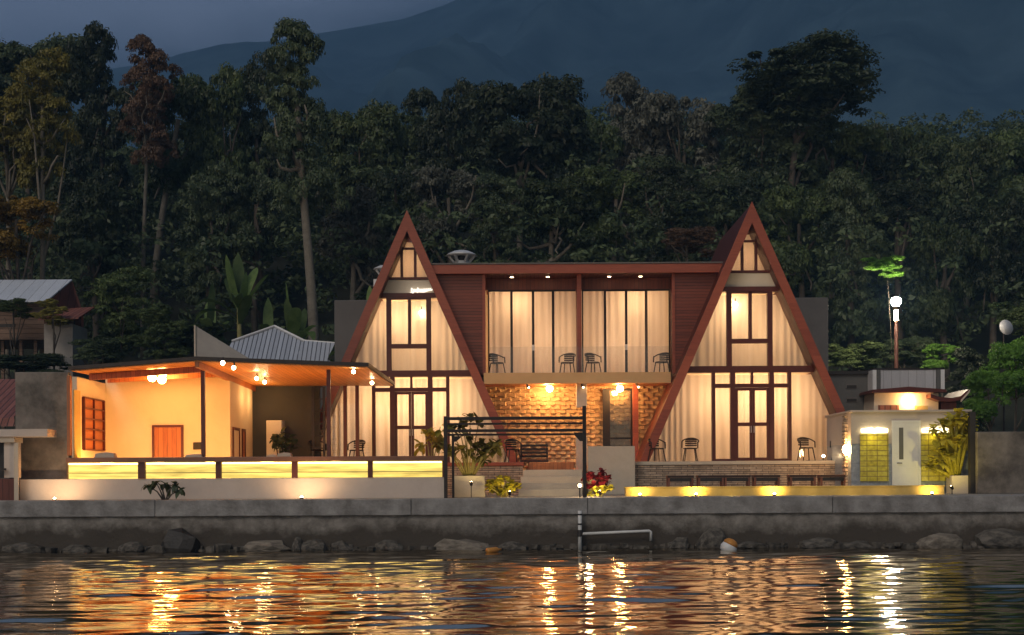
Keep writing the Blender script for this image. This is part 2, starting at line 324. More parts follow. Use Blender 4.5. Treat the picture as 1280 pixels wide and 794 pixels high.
# ------------------------------------------------------------------ camera, sky
cam = bpy.data.cameras.new('camera'); co = bpy.data.objects.new('camera', cam); COL.objects.link(co)
co.location = (0, CAMY, EYE); co.rotation_mode = 'XYZ'; co.rotation_euler = (R(90), 0, 0)
from mathutils import Matrix, Vector
co.rotation_euler = (Matrix.Rotation(math.atan(ROLL), 3, 'Y') @ Matrix.Rotation(R(90), 3, 'X')).to_euler()
cam.sensor_width = 36; cam.lens = F/1280*36; cam.shift_y = (HOR-397)/1280; cam.clip_end = 8000; cam.clip_start = .1
S.camera = co
S.view_settings.view_transform = 'Standard'; S.view_settings.look = 'None'; S.view_settings.exposure = .48; S.view_settings.gamma = 1
S.cycles.use_denoising = True; S.cycles.max_bounces = 6; S.cycles.diffuse_bounces = 3; S.cycles.glossy_bounces = 3; S.cycles.transmission_bounces = 4
S.cycles.transparent_max_bounces = 12; S.cycles.sample_clamp_indirect = 6; S.cycles.caustics_reflective = False; S.cycles.caustics_refractive = False

w = bpy.data.worlds.new('World'); S.world = w; w.use_nodes = True
nt = w.node_tree; N = nt.nodes.new; L = nt.links.new; bg = nt.nodes['Background']
sky = N('ShaderNodeTexSky'); sky.sky_type = 'NISHITA'; sky.sun_disc = False; sky.sun_elevation = R(3); sky.sun_rotation = R(200); sky.altitude = 900; sky.air_density = 1; sky.dust_density = 1.2; sky.ozone_density = 2.5
hs = N('ShaderNodeHueSaturation'); hs.inputs['Saturation'].default_value = .55; L(sky.outputs[0], hs.inputs['Color'])
# a rain-cloud bank stands over the hills beyond the lake shore (towards +Y), open sky overhead and behind
tc = N('ShaderNodeTexCoord'); sx = N('ShaderNodeSeparateXYZ'); L(tc.outputs['Generated'], sx.inputs[0])
nz = N('ShaderNodeTexNoise'); nz.inputs['Scale'].default_value = 3.0; nz.inputs['Detail'].default_value = 6; nz.inputs['Roughness'].default_value = .55
mpw = N('ShaderNodeMapping'); mpw.inputs['Scale'].default_value = (1, 1, 2.6); L(tc.outputs['Generated'], mpw.inputs[0]); L(mpw.outputs[0], nz.inputs['Vector'])
def mth(op, a, b=None, c=None):
    n = N('ShaderNodeMath'); n.operation = op
    for i, v in enumerate((a, b, c)):
        if v is None: continue
        if isinstance(v, (int, float)): n.inputs[i].default_value = v
        else: L(v, n.inputs[i])
    return n.outputs[0]
def ramp01(v, a, b):
    n = N('ShaderNodeMapRange'); n.interpolation_type = 'SMOOTHSTEP'; n.inputs['From Min'].default_value = a; n.inputs['From Max'].default_value = b; L(v, n.inputs['Value']); return n.outputs[0]
front = ramp01(sx.outputs['Y'], .0, .35)
low = mth('SUBTRACT', 1, ramp01(sx.outputs['Z'], .62, .97))
bank = mth('MULTIPLY', front, low)
cr = N('ShaderNodeValToRGB'); cr.color_ramp.elements[0].position = .3; cr.color_ramp.elements[0].color = (.0150, .030, .060, 1); cr.color_ramp.elements[1].position = .75; cr.color_ramp.elements[1].color = (.023, .043, .072, 1)
L(nz.outputs['Fac'], cr.inputs[0])
# paler cloud edge towards the upper left
edge = mth('ADD', mth('MULTIPLY', sx.outputs['Z'], 4.4), mth('MULTIPLY', sx.outputs['X'], -1.0))
edge = mth('ADD', edge, mth('MULTIPLY', nz.outputs['Fac'], .45))
pale = ramp01(edge, 1.62, 2.1)
mxp = N('ShaderNodeMix'); mxp.data_type = 'RGBA'; L(pale, mxp.inputs['Factor']); L(cr.outputs[0], mxp.inputs['A']); mxp.inputs['B'].default_value = (.30, .37, .55, 1)
bg.inputs['Strength'].default_value = .1
L(hs.outputs[0], bg.inputs['Color'])
bg2 = N('ShaderNodeBackground'); L(mxp.outputs['Result'], bg2.inputs['Color']); bg2.inputs['Strength'].default_value = 1
mxs = N('ShaderNodeMixShader'); L(bank, mxs.inputs[0]); L(bg.outputs[0], mxs.inputs[1]); L(bg2.outputs[0], mxs.inputs[2])
L(mxs.outputs[0], nt.nodes['World Output'].inputs['Surface'])
sd = bpy.data.lights.new('afterglow', 'SUN'); sd.energy = .72; sd.angle = R(25); sd.color = (1, .88, .76)
so = bpy.data.objects.new('afterglow', sd); COL.objects.link(so); so.rotation_euler = (R(46), 0, R(-28)); so.location = (0, -60, 60)

# ------------------------------------------------------------------ ground, lake, quay
def make_water():
    xs = np.concatenate([np.linspace(-90, -17, 40), np.linspace(-16.9, 16.9, 430), np.linspace(17, 90, 40)])
    ys = np.concatenate([np.linspace(-140, -46, 30), np.linspace(-45, -33, 60), np.linspace(-32.9, -9.05, 520)])
    Xg, Yg = np.meshgrid(xs, ys); Z = np.zeros_like(Xg); r = np.random.default_rng(3)
    for i in range(70):
        lam = .28 * (4.6 ** r.random()); th = r.normal(0, .22) ; k = 2*math.pi/lam
        kx, ky = k*math.sin(th)*.8, k*math.cos(th)
        Z += lam*.0022 * np.sin(kx*Xg + ky*Yg + r.random()*6.28)
    for i in range(10):
        lam = 2.2 + 3*r.random(); th = r.normal(0, .5); k = 2*math.pi/lam
        Z += lam*.0009*np.sin(k*math.sin(th)*Xg + k*math.cos(th)*Yg + r.random()*6.28)
    V = np.stack([Xg, Yg, Z], -1).reshape(-1, 3); nx, ny = len(xs), len(ys)
    i = np.arange(ny-1)[:, None]*nx + np.arange(nx-1)[None]; Fq = np.stack([i, i+1, i+nx+1, i+nx], -1).reshape(-1, 4)
    return struct(link('lake_water', np_mesh('lake_water', V, Fq, 'water', True)))
make_water()

def make_terrain():
    xs = np.linspace(-120, 120, 121); ys = np.concatenate([np.linspace(4, 30, 27), np.linspace(31, 130, 60)])
    V = []; 
    for y in ys:
        for x in xs:
            z = ground(x, min(y, 74)); 
            if y > 74: z -= (y-74)*.1
            V.append((x, y, z + (.0 if y < 9 else .25*math.sin(x*1.7+y)*math.sin(y*1.3))))
    nx = len(xs); i = np.arange(len(ys)-1)[:, None]*nx + np.arange(nx-1)[None]
    Fq = np.stack([i, i+1, i+nx+1, i+nx], -1).reshape(-1, 4)
    struct(link('hill_terrain', np_mesh('hill_terrain', np.array(V), Fq, 'soil', True)))
    MB().box(-90, 90, -140, -8.6, -2.6, -2.5).build('lake_bed', 'soil')['kind'] = 'structure'
make_terrain()
def mountain():
    r = np.random.default_rng(9); xs = np.linspace(-2400, 2400, 420); t = np.linspace(0, 1, 170); V = []
    ridge_x = np.array([-2400, -1010, -690, -400, -180, 0, 360, 900, 1800, 2400]); ridge_z = np.array([500, 675, 720, 765, 812, 870, 1100, 1260, 1240, 1180])
    X, A = np.meshgrid(xs, t); top = np.interp(xs, ridge_x, ridge_z)[None]; Y = 600 + 1600*A
    n = np.zeros_like(X)
    for k in range(26):
        lam = 900*.80**k; th = r.normal(.0, .55) if k < 12 else r.uniform(0, 3.1); kx, ky = 2*math.pi/lam*math.cos(th), 2*math.pi/lam*math.sin(th)
        n += lam*.045*(1-2*np.abs(np.sin((kx*X + ky*Y*.8)/2 + r.random()*6.28 + .8*np.sin(X*.004+k))))
    Z = 40 + (top-40)*A**.85 + n*np.minimum(1, A*4)*np.clip((1-A)*2.2+.06, 0, 1)
    V = np.stack([X, Y, Z], -1).reshape(-1, 3)
    nx = len(xs); i = np.arange(len(t)-1)[:, None]*nx + np.arange(nx-1)[None]
    struct(link('mountain', np_mesh('mountain', V, np.stack([i, i+1, i+nx+1, i+nx], -1).reshape(-1, 4), 'mountain', True)))
    h = struct(MB().box(-2700, 2700, -170, 2400, -4, 1500).build('haze', 'haze'), 'stuff'); tag(h, 'thin bluish dusk haze hanging between the lake and the mountain', 'haze')
mountain()
struct(MB().box(-60, 60, -8.75, 4.2, 1.2, DECK).build('quay_deck', 'deck'))

def quay_wall():
    t = thing('quay_wall', 'long weathered concrete quay wall rising from the lake with darker damp base', 'quay wall', (0, -9, 0))
    # face with slight unevenness
    xs = np.linspace(-60, 60, 481); zs = np.linspace(-1.2, .98, 16); r = np.random.default_rng(5)
    ph = r.random((6, 3))*6.28
    V = []
    for z in zs:
        for x in xs:
            d = sum(.012*math.sin((1.3+i*1.1)*x + ph[i, 0]) * math.sin((2+i)*z + ph[i, 1]) for i in range(6))
            V.append((x, d - .10*max(0, .45-z)**1.2, z))
    nx = len(xs); i = np.arange(len(zs)-1)[:, None]*nx + np.arange(nx-1)[None]
    Fq = np.stack([i, i+1, i+nx+1, i+nx], -1).reshape(-1, 4)
    link('wall_face', np_mesh('wall_face', np.array(V), Fq, 'quay', True), t)
    mb = MB(); x = -60; r = random.Random(4)
    while x < 60:
        wd = r.uniform(3.5, 8); j = r.uniform(-.012, .012)
        mb.box(x, min(60, x+wd)-.012, -.08+j, .5, .965, 1.425+j*.6); x += wd
    mb.build('coping', 'coping', t, bevel=.02)
quay_wall()

# ------------------------------------------------------------------ A-frame houses (local: u right, y deep, z up from terrace)
AH, AS = 8.83, .438
def hw(z, inset=0): return (AH - z)*AS - inset
def U(px): return (px - 937)/36
def W(py): return (578 - py)/36
def vee(outer_off, inner_off, z0=0):
    """inverted V between two parallel offsets (horizontal) from the outer slope line"""
    a0, a1 = AH + outer_off/AS, AH + inner_off/AS
    return [[(-hw(z0)-outer_off, z0), (-hw(z0)-inner_off, z0), (0, a1), (0, a0)], [(0, a0), (0, a1), (hw(z0)+inner_off, z0), (hw(z0)+outer_off, z0)]]
def bar(mb, x0, x1, y0, y1, z0, z1): mb.box(x0, x1, y0, y1, z0, z1)
def curtain_mesh(u0, u1, z0, ztop, yc, seed, n=None, limit=None):
    """hanging sheer with folds; limit(u) gives the highest z allowed"""
    r = np.random.default_rng(seed); n = n or int((u1-u0)*42); us = np.linspace(u0, u1, n)
    ph = r.random(4)*6.28; fr = 2*math.pi/(.24 + .08*r.random()); rows = 9
    V = []
    for j in range(rows):
        t = j/(rows-1)
        for u in us:
            top = ztop if limit is None else min(ztop, limit(u))
            top = max(top, z0+.02)
            z = z0 + (top - z0)*t
            a = .034*(1-.35*t)*(.6+.4*math.sin(u*1.7+ph[2]))
            V.append((u, yc + a*math.sin(fr*u + ph[0] + 1.9*math.sin(u*2.3+ph[1]) + .9*math.sin(u*5.1+ph[2])) + .02*math.sin(u*3.1+ph[3]+t*2), z))
    i = np.arange(rows-1)[:, None]*n + np.arange(n-1)[None]
    return np_mesh('curtain', np.array(V), np.stack([i, i+1, i+n+1, i+n], -1).reshape(-1, 4), 'curtain', True)
def quad_pane(mb, pts): mb.prism(pts, .045, .055)

def make_aframe():
    t = thing('a_frame_house', '', 'house')
    mb = MB()
    for p in vee(0, -.30): mb.prism(p[::-1] if False else p, -.55, 6.2)
    mb.build('roof', 'frame', t)
    mb = MB()
    for p in vee(.03, -.29): mb.prism(p, -.62, -.553)
    mb.build('fascia', 'fascia', t)
    I = .30
    # floor / beams
    MB().box(-hw(0, I)+.01, hw(0, I)-.01, -.5, 6, -.12, 0).build('floor', 'beige_stone', t)
    z0, z1 = W(467), W(459)
    o = MB().prism([(-hw(z0, I), z0), (hw(z0, I), z0), (hw(z1, I), z1), (-hw(z1, I), z1)], -.1, .14).build('floor_beam', 'frame', t)
    MB().prism([(-hw(z0, I), z0+.02), (hw(z0, I), z0+.02), (hw(z1, I), z1-.02), (-hw(z1, I), z1-.02)], .145, 5.8).build('upper_floor', 'cream', t)
    z0, z1 = W(366), W(360)
    MB().prism([(-hw(z0, I), z0), (hw(z0, I), z0), (hw(z1, I), z1), (-hw(z1, I), z1)], -.1, .14).build('attic_beam', 'frame', t)
    MB().prism([(-hw(z0, I), z0+.02), (hw(z0, I), z0+.02), (hw(z1, I), z1-.02), (-hw(z1, I), z1-.02)], .145, 5.8).build('attic_floor', 'cream', t)
    z0, z1 = W(359.5), W(343)
    MB().prism([(-hw(z0, I), z0), (hw(z0, I), z0), (hw(z1, I), z1), (-hw(z1, I), z1)], -.02, .1).build('gable_band', 'cream', t)
    b = MB().prism([(-hw(0, I), 0), (hw(0, I), 0), (0, AH-I/AS)], 5.85, 6.0).build('back_wall', 'cream', t)
    # attic window: bars and panes
    fr = MB(); za, zb, zc = W(342.5), W(339.5), W(304); zd = W(301.5)
    fr.prism([(-hw(za, I), za), (hw(za, I), za), (hw(zb, I), zb), (-hw(zb, I), zb)], -.05, .1)
    fr.prism([(-hw(zc, I), zc), (hw(zc, I), zc), (hw(zd, I), zd), (-hw(zd, I), zd)], -.05, .1)
    for c in (-.24, .24): fr.box(c-.045, c+.045, -.055, .09, zb, zc)
    win = fr.build('attic_window', 'frame', t)
    p = MB(); quad_pane(p, [(-hw(zd, I), zd), (hw(zd, I), zd), (0, AH-I/AS)]); p.build('pane', 'glass', win)
    p = MB(); quad_pane(p, [(-.195, zb), (.195, zb), (.195, zc), (-.195, zc)]); p.build('pane', 'glass', win)
    for s in (-1, 1):
        q = [(s*.285, zb), (s*hw(zb, I), zb), (s*hw(zc, I), zc), (s*.285, zc)]
        p = MB(); quad_pane(p, q if s > 0 else q[::-1]); p.build('pane', 'glass', win)
    # upper storey window
    fr = MB(); zt, zb = W(366), W(459); c0, c1 = U(911.5), U(962.5)
    for c in (c0, c1): fr.box(c-.085, c+.085, -.08, .12, zb, zt)
    fr.box(U(936)-.0, U(936)+.11, -.07, .1, W(426), zt); fr.box(c0+.085, c1-.085, -.075, .11, W(430.5), W(425))
    fr.box(c0+.085, c1-.085, -.07, .1, zt-.055, zt-.002)
    win = fr.build('upper_window', 'frame', t)
    for (a, b_, z0, z1) in ((c0+.085, U(936), W(425), zt-.055), (U(936)+.11, c1-.085, W(425), zt-.055), (c0+.085, c1-.085, zb, W(430.5))):
        p = MB(); quad_pane(p, [(a, z0), (b_, z0), (b_, z1), (a, z1)]); p.build('pane', 'glass', win)
    for s in (-1, 1):
        e = c1+.085 if s > 0 else -(c0-.085)
        q = [(s*e, zb), (s*hw(zb, I), zb), (s*hw(zt, I), zt), (s*e, zt)]
        p = MB(); quad_pane(p, q if s > 0 else q[::-1]); p.build('side_pane', 'glass', t)
    # ground storey: transom bar, mullions
    fr = MB(); zt = W(467); zm0, zm1 = W(486), W(481); m0, m1 = U(891.5), U(986.5)
    for c in (m0, m1): fr.box(c-.06, c+.06, -.08, .12, 0, zt)
    d0, d1 = U(915.5), U(964)
    for c in (d0, d1): fr.box(c-.085, c+.085, -.085, .125, 0, zt)
    fr.box(m0+.06, d0-.085, -.075, .11, zm0, zm1); fr.box(d0+.085, d1-.085, -.075, .11, zm0, zm1); fr.box(d1+.085, m1-.06, -.075, .11, zm0, zm1)
    fr.box((d0+d1)/2-.04, (d0+d1)/2+.04, -.07, .1, zm1, zt)
    fr.box(m0+.06, d0-.085, -.07, .1, 0, .09); fr.box(d1+.085, m1-.06, -.07, .1, 0, .09)
    win = fr.build('shopfront_frame', 'frame', t)
    win.name = 'ground_window'
    mid = (d0+d1)/2
    for (a, b_, z0, z1) in ((m0+.06, d0-.085, .09, zm0), (d1+.085, m1-.06, .09, zm0), (m0+.06, d0-.085, zm1, zt), (d1+.085, m1-.06, zm1, zt), (d0+.085, mid-.04, zm1, zt), (mid+.04, d1-.085, zm1, zt)):
        p = MB(); quad_pane(p, [(a, z0), (b_, z0), (b_, z1), (a, z1)]); p.build('pane', 'glass', win)
    for s in (-1, 1):
        e = m1+.06 if s > 0 else -(m0-.06)
        q = [(s*e, 0.02), (s*hw(0.02, I), 0.02), (s*hw(zt, I), zt), (s*e, zt)]
        p = MB(); quad_pane(p, q if s > 0 else q[::-1]); p.build('side_pane', 'glass', t)
    # double door
    for s in (0, 1):
        a, b_ = (d0+.087, mid-.004) if s == 0 else (mid+.004, d1-.087)
        f = MB(); f.box(a, a+.09, -.06, .0, .02, zm0-.01); f.box(b_-.09, b_, -.06, 0, .02, zm0-.01)
        for z0, z1 in ((.02, .13), (W(534), W(529.5)), (zm0-.10, zm0-.01)): f.box(a+.09, b_-.09, -.055, -.005, z0, z1)
        dr = f.build('door', 'frame', t)
        for z0, z1 in ((.13, W(534)), (W(529.5), zm0-.10)):
            MB().box(a+.09, b_-.09, -.035, -.025, z0, z1).build('pane', 'glass', dr)
        hx = b_-.045 if s == 0 else a+.045
        MB().tube([(hx, -.062, 1.0), (hx, -.1, 1.0), (hx, -.1, 1.22), (hx, -.062, 1.22)], .011, 6).build('handle', 'steel_white', dr)
    # curtains
    lim = lambda u: AH - (abs(u)+I-.06)/AS
    link('curtain', curtain_mesh(-hw(.05, I)-.02, hw(.05, I)+.02, .03, W(468.5), .42, 1, limit=lim), t)
    link('curtain', curtain_mesh(-hw(W(458), I)-.02, hw(W(458), I)+.02, W(458.5), W(368), .42, 2, limit=lim), t)
    link('curtain', curtain_mesh(-hw(W(343), I)-.02, hw(W(343), I)+.02, W(358), W(292), .42, 3, limit=lim), t)
    return t
TERR = 2.53
AX = {'right': (8.27, 0.0), 'left': (-3.64, 1.1)}
a1 = make_aframe(); a1.location = (*AX['right'], TERR)
tag(a1, 'tall glazed A-frame house right of the balcony block, beside the pale bath house', 'house', 'red-brown A-frame houses')
a2 = dup(a1, (*AX['left'], TERR)); tag(a2, 'A-frame house with white cursive sign, partly behind the bar pavilion roof', 'house', 'red-brown A-frame houses')
for key, (x, y) in AX.items():
    k = 1.0 if key == 'right' else 1.05
    for dx in (-1.15, .2, 1.3): lamp('room_light', (x+dx, y+1.5, TERR+2.2), 78*k, (1, .56, .26), .2)
    lamp('room_light', (x-.55, y+1.25, TERR+5.2), 56*k, (1, .59, .28), .2); lamp('room_light', (x+.75, y+1.7, TERR+4.6), 64*k, (1, .59, .28), .2)
    lamp('room_light', (x, y+1.3, TERR+7.2), 32*k, (1, .54, .23), .15)
# cursive sign on the left house
def sign():
    x, y, z = AX['left'][0], AX['left'][1]-.11, TERR + W(357)
    x0 = x + .10
    mb = MB(); r = random.Random(3)
    pts = []
    for i in range(64):
        t = i/63; amp = .11 if (t < .12 or .28 < t < .36) else .045
        pts.append((x0 + t*.72 + .035*math.sin(t*62+1.5), y, z + amp*math.sin(t*62)*(.9 if t < .4 else .8) + .04*t))
    mb.tube(pts, .02, 6)
    mb.tube([(x0-.05, y, z-.07), (x0+.12, y, z-.03), (x0+.45, y, z-.05), (x0+.8, y, z+.05)], [.012, .03, .03, .012], 6)
    tag(mb.build('script_sign', 'sign_glow', None, True), 'small white cursive lettering sign on the left A-frame gable band', 'sign')
sign()
# lamps hanging behind the glass in the upper rooms
for (px, py, key, lab) in ((527, 391, 'left', 'glowing pendant lamp in the upper window of the left A-frame'), (919, 381, 'right', 'glowing pendant lamp in the upper window of the right A-frame')):
    Y = AX[key][1] + .24; x, z = PX(px, py, Y)
    t = thing('pendant_lamp', lab, 'lamp', (x, Y, z), 0, 'pendant lamps in the A-frame rooms')
    MB().ball((0, 0, 0), .085, 12).build('bulb', 'spotbulb', t, True)
    MB().tube([(0, 0, .08), (0, 0, .22)], .02, 6).build('cap', 'black', t)

# ------------------------------------------------------------------ balcony block between the houses
def center_block():
    t = thing('balcony_block', 'flat-roofed centre block with curtained balcony doors and carved stone porch', 'building', (0, 0, 0))
    Yf = .75
    xl, zt = PX(551, 332, Yf); xr, _ = PX(899, 332, Yf); zt = Z_(332, Yf); zb = Z_(341.5, Yf)
    xl, xr = -2.86, 7.48
    MB().box(xl, xr, Yf, 6, zb, zt).build('roof', 'soffit', t)
    MB().box(xl, xr, Yf-.06, Yf-.004, zb-.02, zt+.03).build('fascia', 'fascia', t, bevel=.01)
    MB().box(xl, xr, Yf-.09, 6, zt+.035, zt+.085).build('roof_edge', 'grey_wall', t)
    Yg = 2.0; Ys = 1.05
    top = zb - .003; slab_t = Z_(467, .62); slab_b = Z_(479.5, .62)
    # siding triangles beside the A roofs
    def slope_x(key, z):   # outer slope of the neighbouring roof, a hand inside it
        x = AX[key][0]; h = hw(z-TERR) - .12
        return x + h if key == 'left' else x - h
    xa, xb = X_(606, Ys), X_(843, Ys)
    MB().prism([(slope_x('left', slab_t), slab_t), (xa, slab_t), (xa, top), (slope_x('left', top), top)], Ys, Ys+.12).build('siding', 'siding', t)
    MB().prism([(xb, slab_t), (slope_x('right', slab_t), slab_t), (slope_x('right', top), top), (xb, top)], Ys, Ys+.12).build('siding', 'siding', t)
    # loggia returns
    MB().box(xa-.12, xa, Ys+.125, Yg+.2, slab_t, top).build('return_wall', 'siding', t)
    MB().box(xb, xb+.12, Ys+.125, Yg+.2, slab_t, top).build('return_wall', 'siding', t)
    MB().box(xa-.05, xa+.06, Ys-.06, Ys-.003, slab_t, top).build('corner_trim', 'fascia', t)
    MB().box(xb-.06, xb+.05, Ys-.06, Ys-.003, slab_t, top).build('corner_trim', 'fascia', t)
    xc = X_(725, Ys+.2); MB().box(xc-.08, xc+.08, Ys+.1, Yg, slab_t, top).build('party_post', 'fascia', t)
    # header
    dz = Z_(362.5, Yg)
    MB().box(xa, xb, Yg-.02, Yg+.16, dz, top).build('header', 'soffit', t)
    # balcony slab
    x0 = AX['left'][0] + hw(slab_b-TERR) + .02; x1 = AX['right'][0] - hw(slab_b-TERR) - .02
    MB().box(x0, x1, .62, 6, slab_b, slab_t-.004).build('balcony_slab', 'orange_wood', t)
    MB().box(x0, x1, .56, .617, slab_b-.02, slab_t+.02).build('slab_edge', 'slab_lit_stone', t, bevel=.01)
    # glass doors
    pans = [(611, 640.5), (640.5, 667.5), (667.5, 692.5), (692.5, 723.5), (728.5, 757.5), (757.5, 784), (784, 809), (809, 838.5)]
    for i, (p0, p1) in enumerate(pans):
        a, b = X_(p0, Yg), X_(p1, Yg); yo = 0 if i in (0, 3, 4, 7) else .05
        f = MB(); th = .045
        f.box(a, a+th, Yg+yo, Yg+yo+.045, slab_t, dz); f.box(b-th, b, Yg+yo, Yg+yo+.045, slab_t, dz)
        f.box(a+th, b-th, Yg+yo, Yg+yo+.045, slab_t, slab_t+.06); f.box(a+th, b-th, Yg+yo, Yg+yo+.045, dz-.06, dz)
        d = f.build('sliding_door', 'black', t)
        MB().box(a+th, b-th, Yg+yo+.018, Yg+yo+.026, slab_t+.06, dz-.06).build('pane', 'glass', d)
        if i in (1, 2, 5, 6):
            hx = a+.02 if i in (2, 6) else b-.02
            MB().box(hx-.02, hx+.02, Yg+yo-.05, Yg+yo-.002, slab_t+.95, slab_t+1.15).build('handle', 'steel_white', d)
    for j, (p0, p1) in enumerate(((611, 724), (728, 838))):
        link('curtain', curtain_mesh(X_(p0, Yg), X_(p1, Yg), slab_t+.02, dz-.02, Yg+.3, 11+j), t)
    # rooms behind
    for j, (p0, p1) in enumerate(((611, 724), (728, 838))):
        xm = (X_(p0, Yg)+X_(p1, Yg))/2
        lamp('room_light', (xm-.55+.9*j, Yg+1.05, dz-.4), 47, (1, .58, .27), .2); lamp('room_light', (xm+.5-.7*j, Yg+1.7, slab_t+1.3), 70, (1, .60, .31), .2)
    MB().box(xc-.06, xc+.06, Yg+.17, 5.9, slab_t, top).build('party_wall', 'cream', t)
    MB().box(x0, x1, 5.9, 6.0, slab_t, top).build('back_wall', 'cream', t)
    MB().box(xa-.12, xa, Yg+.205, 5.9, slab_t, top).build('end_wall', 'cream', t); MB().box(xb, xb+.12, Yg+.205, 5.9, slab_t, top).build('end_wall', 'cream', t)
    # glass balustrade
    g = MB(); n = 4; bx0, bx1 = X_(612, .8)+.02, X_(838, .8)-.02
    for i in range(n): g.box(bx0+(bx1-bx0)*i/n+.02, bx0+(bx1-bx0)*(i+1)/n-.02, .78, .792, slab_t+.02, slab_t+.95)
    g.build('glass_balustrade', 'glass', t)
    # porch: carved stone back wall with raised wavy courses
    Yp = 2.3; px0, px1 = -1.0, 6.0; z0, z1 = TERR-.3, slab_b
    nx, nz_ = 420, 170; us = np.linspace(px0, px1, nx); vs = np.linspace(z0, z1, nz_); Ug, Vg = np.meshgrid(us, vs)
    ph = Vg/.15 + .10*np.sin(2*np.pi*Ug/.36); row = np.floor(ph); fr = ph-row
    cu = Ug/.36 + .5*(row % 2); cf = cu-np.floor(cu); cell = np.sin(row*12.9898+np.floor(cu)*78.233)*43758.5453; cell = cell-np.floor(cell)
    H = (.25+.75*cf**1.5)*(1-fr)**.7*.16*(.9+.2*cell)*np.minimum(1, (1-cf)*7)
    V = np.stack([Ug, Yp-H, Vg], -1).reshape(-1, 3); i = np.arange(nz_-1)[:, None]*nx + np.arange(nx-1)[None]
    link('carved_wall', np_mesh('carved_wall', V, np.stack([i, i+1, i+nx+1, i+nx], -1).reshape(-1, 4), 'wave_tile'), t)
    MB().box(px0, px1, Yp+.02, Yp+.2, z0, z1).build('porch_back', 'dark_wall', t)
    MB().box(-1.2, 6.2, -1.1, Yp, TERR-.34, TERR-.30).build('porch_floor', 'orange_wood', t)
    # dark framed porch window
    a, zt_ = X_(754, Yp-.2), Z_(487, Yp-.2); b = X_(791, Yp-.2); zb_ = Z_(560, Yp-.2)
    f = MB(); y0 = Yp-.2
    f.box(a, a+.26, y0, y0+.1, zb_, zt_); f.box(b-.06, b, y0, y0+.1, zb_, zt_); f.box(a+.26, b-.06, y0, y0+.1, zb_+.3, zb_+.36); f.box(a+.26, b-.06, y0, y0+.1, zt_-.06, zt_)
    f.box(a+.26, b-.06, y0, y0+.1, zb_, zb_+.06)
    wn = f.build('porch_window', 'black', t)
    MB().box(a+.26, b-.06, y0+.04, y0+.05, zb_+.06, zt_-.06).build('pane', 'glass', wn)
    c0, c1 = X_(791.5, 1.6), X_(798, 1.6)
    MB().box(c0, c1, 1.5, 1.7, TERR-.3, slab_b-.002).build('porch_post', 'fascia', t)
    c0, c1 = X_(720, 1.0), X_(734, 1.0)
    cm = MB(); cm.box(c0, c1, .9, 1.2, TERR-.3, Z_(546, 1)); cm.build('porch_pier', 'beige_stone', t, bevel=.01)
    cm = MB(); cm.box(c0+.02, c1, .9, 1.2, Z_(510, 1), slab_b-.002); cm.build('porch_pier', 'beige_stone', t, bevel=.01)
    return slab_t, slab_b
SLT, SLB = center_block()
# downlights in the eaves and spots under the balcony
for i, (px, py) in enumerate(((641, 346), (686, 345.5), (763, 344), (802, 343.5))):
    Y = 1.35; x = X_(px, Y); z = Z_(341.5, .75)
    t = thing('downlight', ['leftmost', 'second from left', 'third from left', 'rightmost'][i]+' of the four small downlights under the flat roof eave', 'light', (x, Y, z-.0), 0, 'downlights under the eave')
    MB().lathe([(.075, -.05), (.075, -.004)], (0, 0, 0), 14).build('trim_ring', 'steel_white', t)
    MB().lathe([(.055, -.058), (.055, -.052)], (0, 0, 0), 12).build('lens', 'downlight', t)
for i, (px, lab) in enumerate(((687, 'glowing globe lamp under the balcony left of the porch pier'), (775, 'glowing globe lamp under the balcony near the dark porch window'))):
    Y = .95; x, z = PX(px, 486, Y)
    t = thing('porch_globe', lab, 'lamp', (x, Y, SLB), 0, 'porch globe lamps')
    MB().tube([(0, 0, -.002), (0, 0, z-SLB+.09)], .03, 8).build('stem', 'black', t)
    MB().ball((0, 0, z-SLB), .115, 14).build('bulb', 'globe', t, True)
for i, (px, lab) in enumerate(((659, 'small dark ceiling spot left of the left porch globe'), (727, 'small dark ceiling spot above the porch pier'), (796, 'small dark ceiling spot right of the right porch globe'))):
    Y = .85; x, z = PX(px, 484, Y)
    t = thing('ceiling_spot', lab, 'light', (x, Y, SLB), 0, 'small porch spots')
    MB().tube([(0, 0, -.002), (0, 0, -.06), (.05, -.05, -.13)], [.03, .03, .05], 8).build('housing', 'black', t)
    MB().ball((.055, -.055, -.135), .03, 8).build('lens', 'downlight', t, True)

# rear block behind both houses
tag(MB().box(X_(419, 6.4), X_(1036.5, 6.4), 6.4, 13, 1.3, Z_(374, 6.4)).build('rear_block', 'grey_wall', None, bevel=.03), 'plain grey plastered block standing behind the two A-frames', 'building')

# roof ventilators
def vent(px, py, Y, label, sc_=1.0):
    x, z = PX(px, py, Y)
    t = thing('roof_ventilator', label, 'ventilator', (x, Y, z), 0, 'white roof ventilators')
    MB().lathe([(.26, 0), (.24, .12), (.24, .25)], (0, 0, 0), 16).build('base', 'steel_white', t)
    MB().lathe([(.5, .42), (.44, .47), (.25, .56), (.06, .6)], (0, 0, 0), 18).build('cap', 'steel_white', t, True)
    for k in range(6):
        a = k*math.pi/3; MB().tube([(.23*math.cos(a), .23*math.sin(a), .22), (.40*math.cos(a), .40*math.sin(a), .425)], .045, 5).build('louvre', 'steel_white', t)
    MB().lathe([(.12, .2), (.12, .42)], (0, 0, 0), 10).build('core', 'dark_void', t)
    for c in children(t): c.scale = (sc_,)*3
    t['label'] = label
vent(577, 337, 3.2, 'white roof ventilator standing on the flat roof beside the left A-frame', 1.2)
x, _ = PX(478, 330, 7.2)
vent(482, 350, 7.2, 'white roof ventilator half hidden behind the left slope of the left A-frame', 1.0)
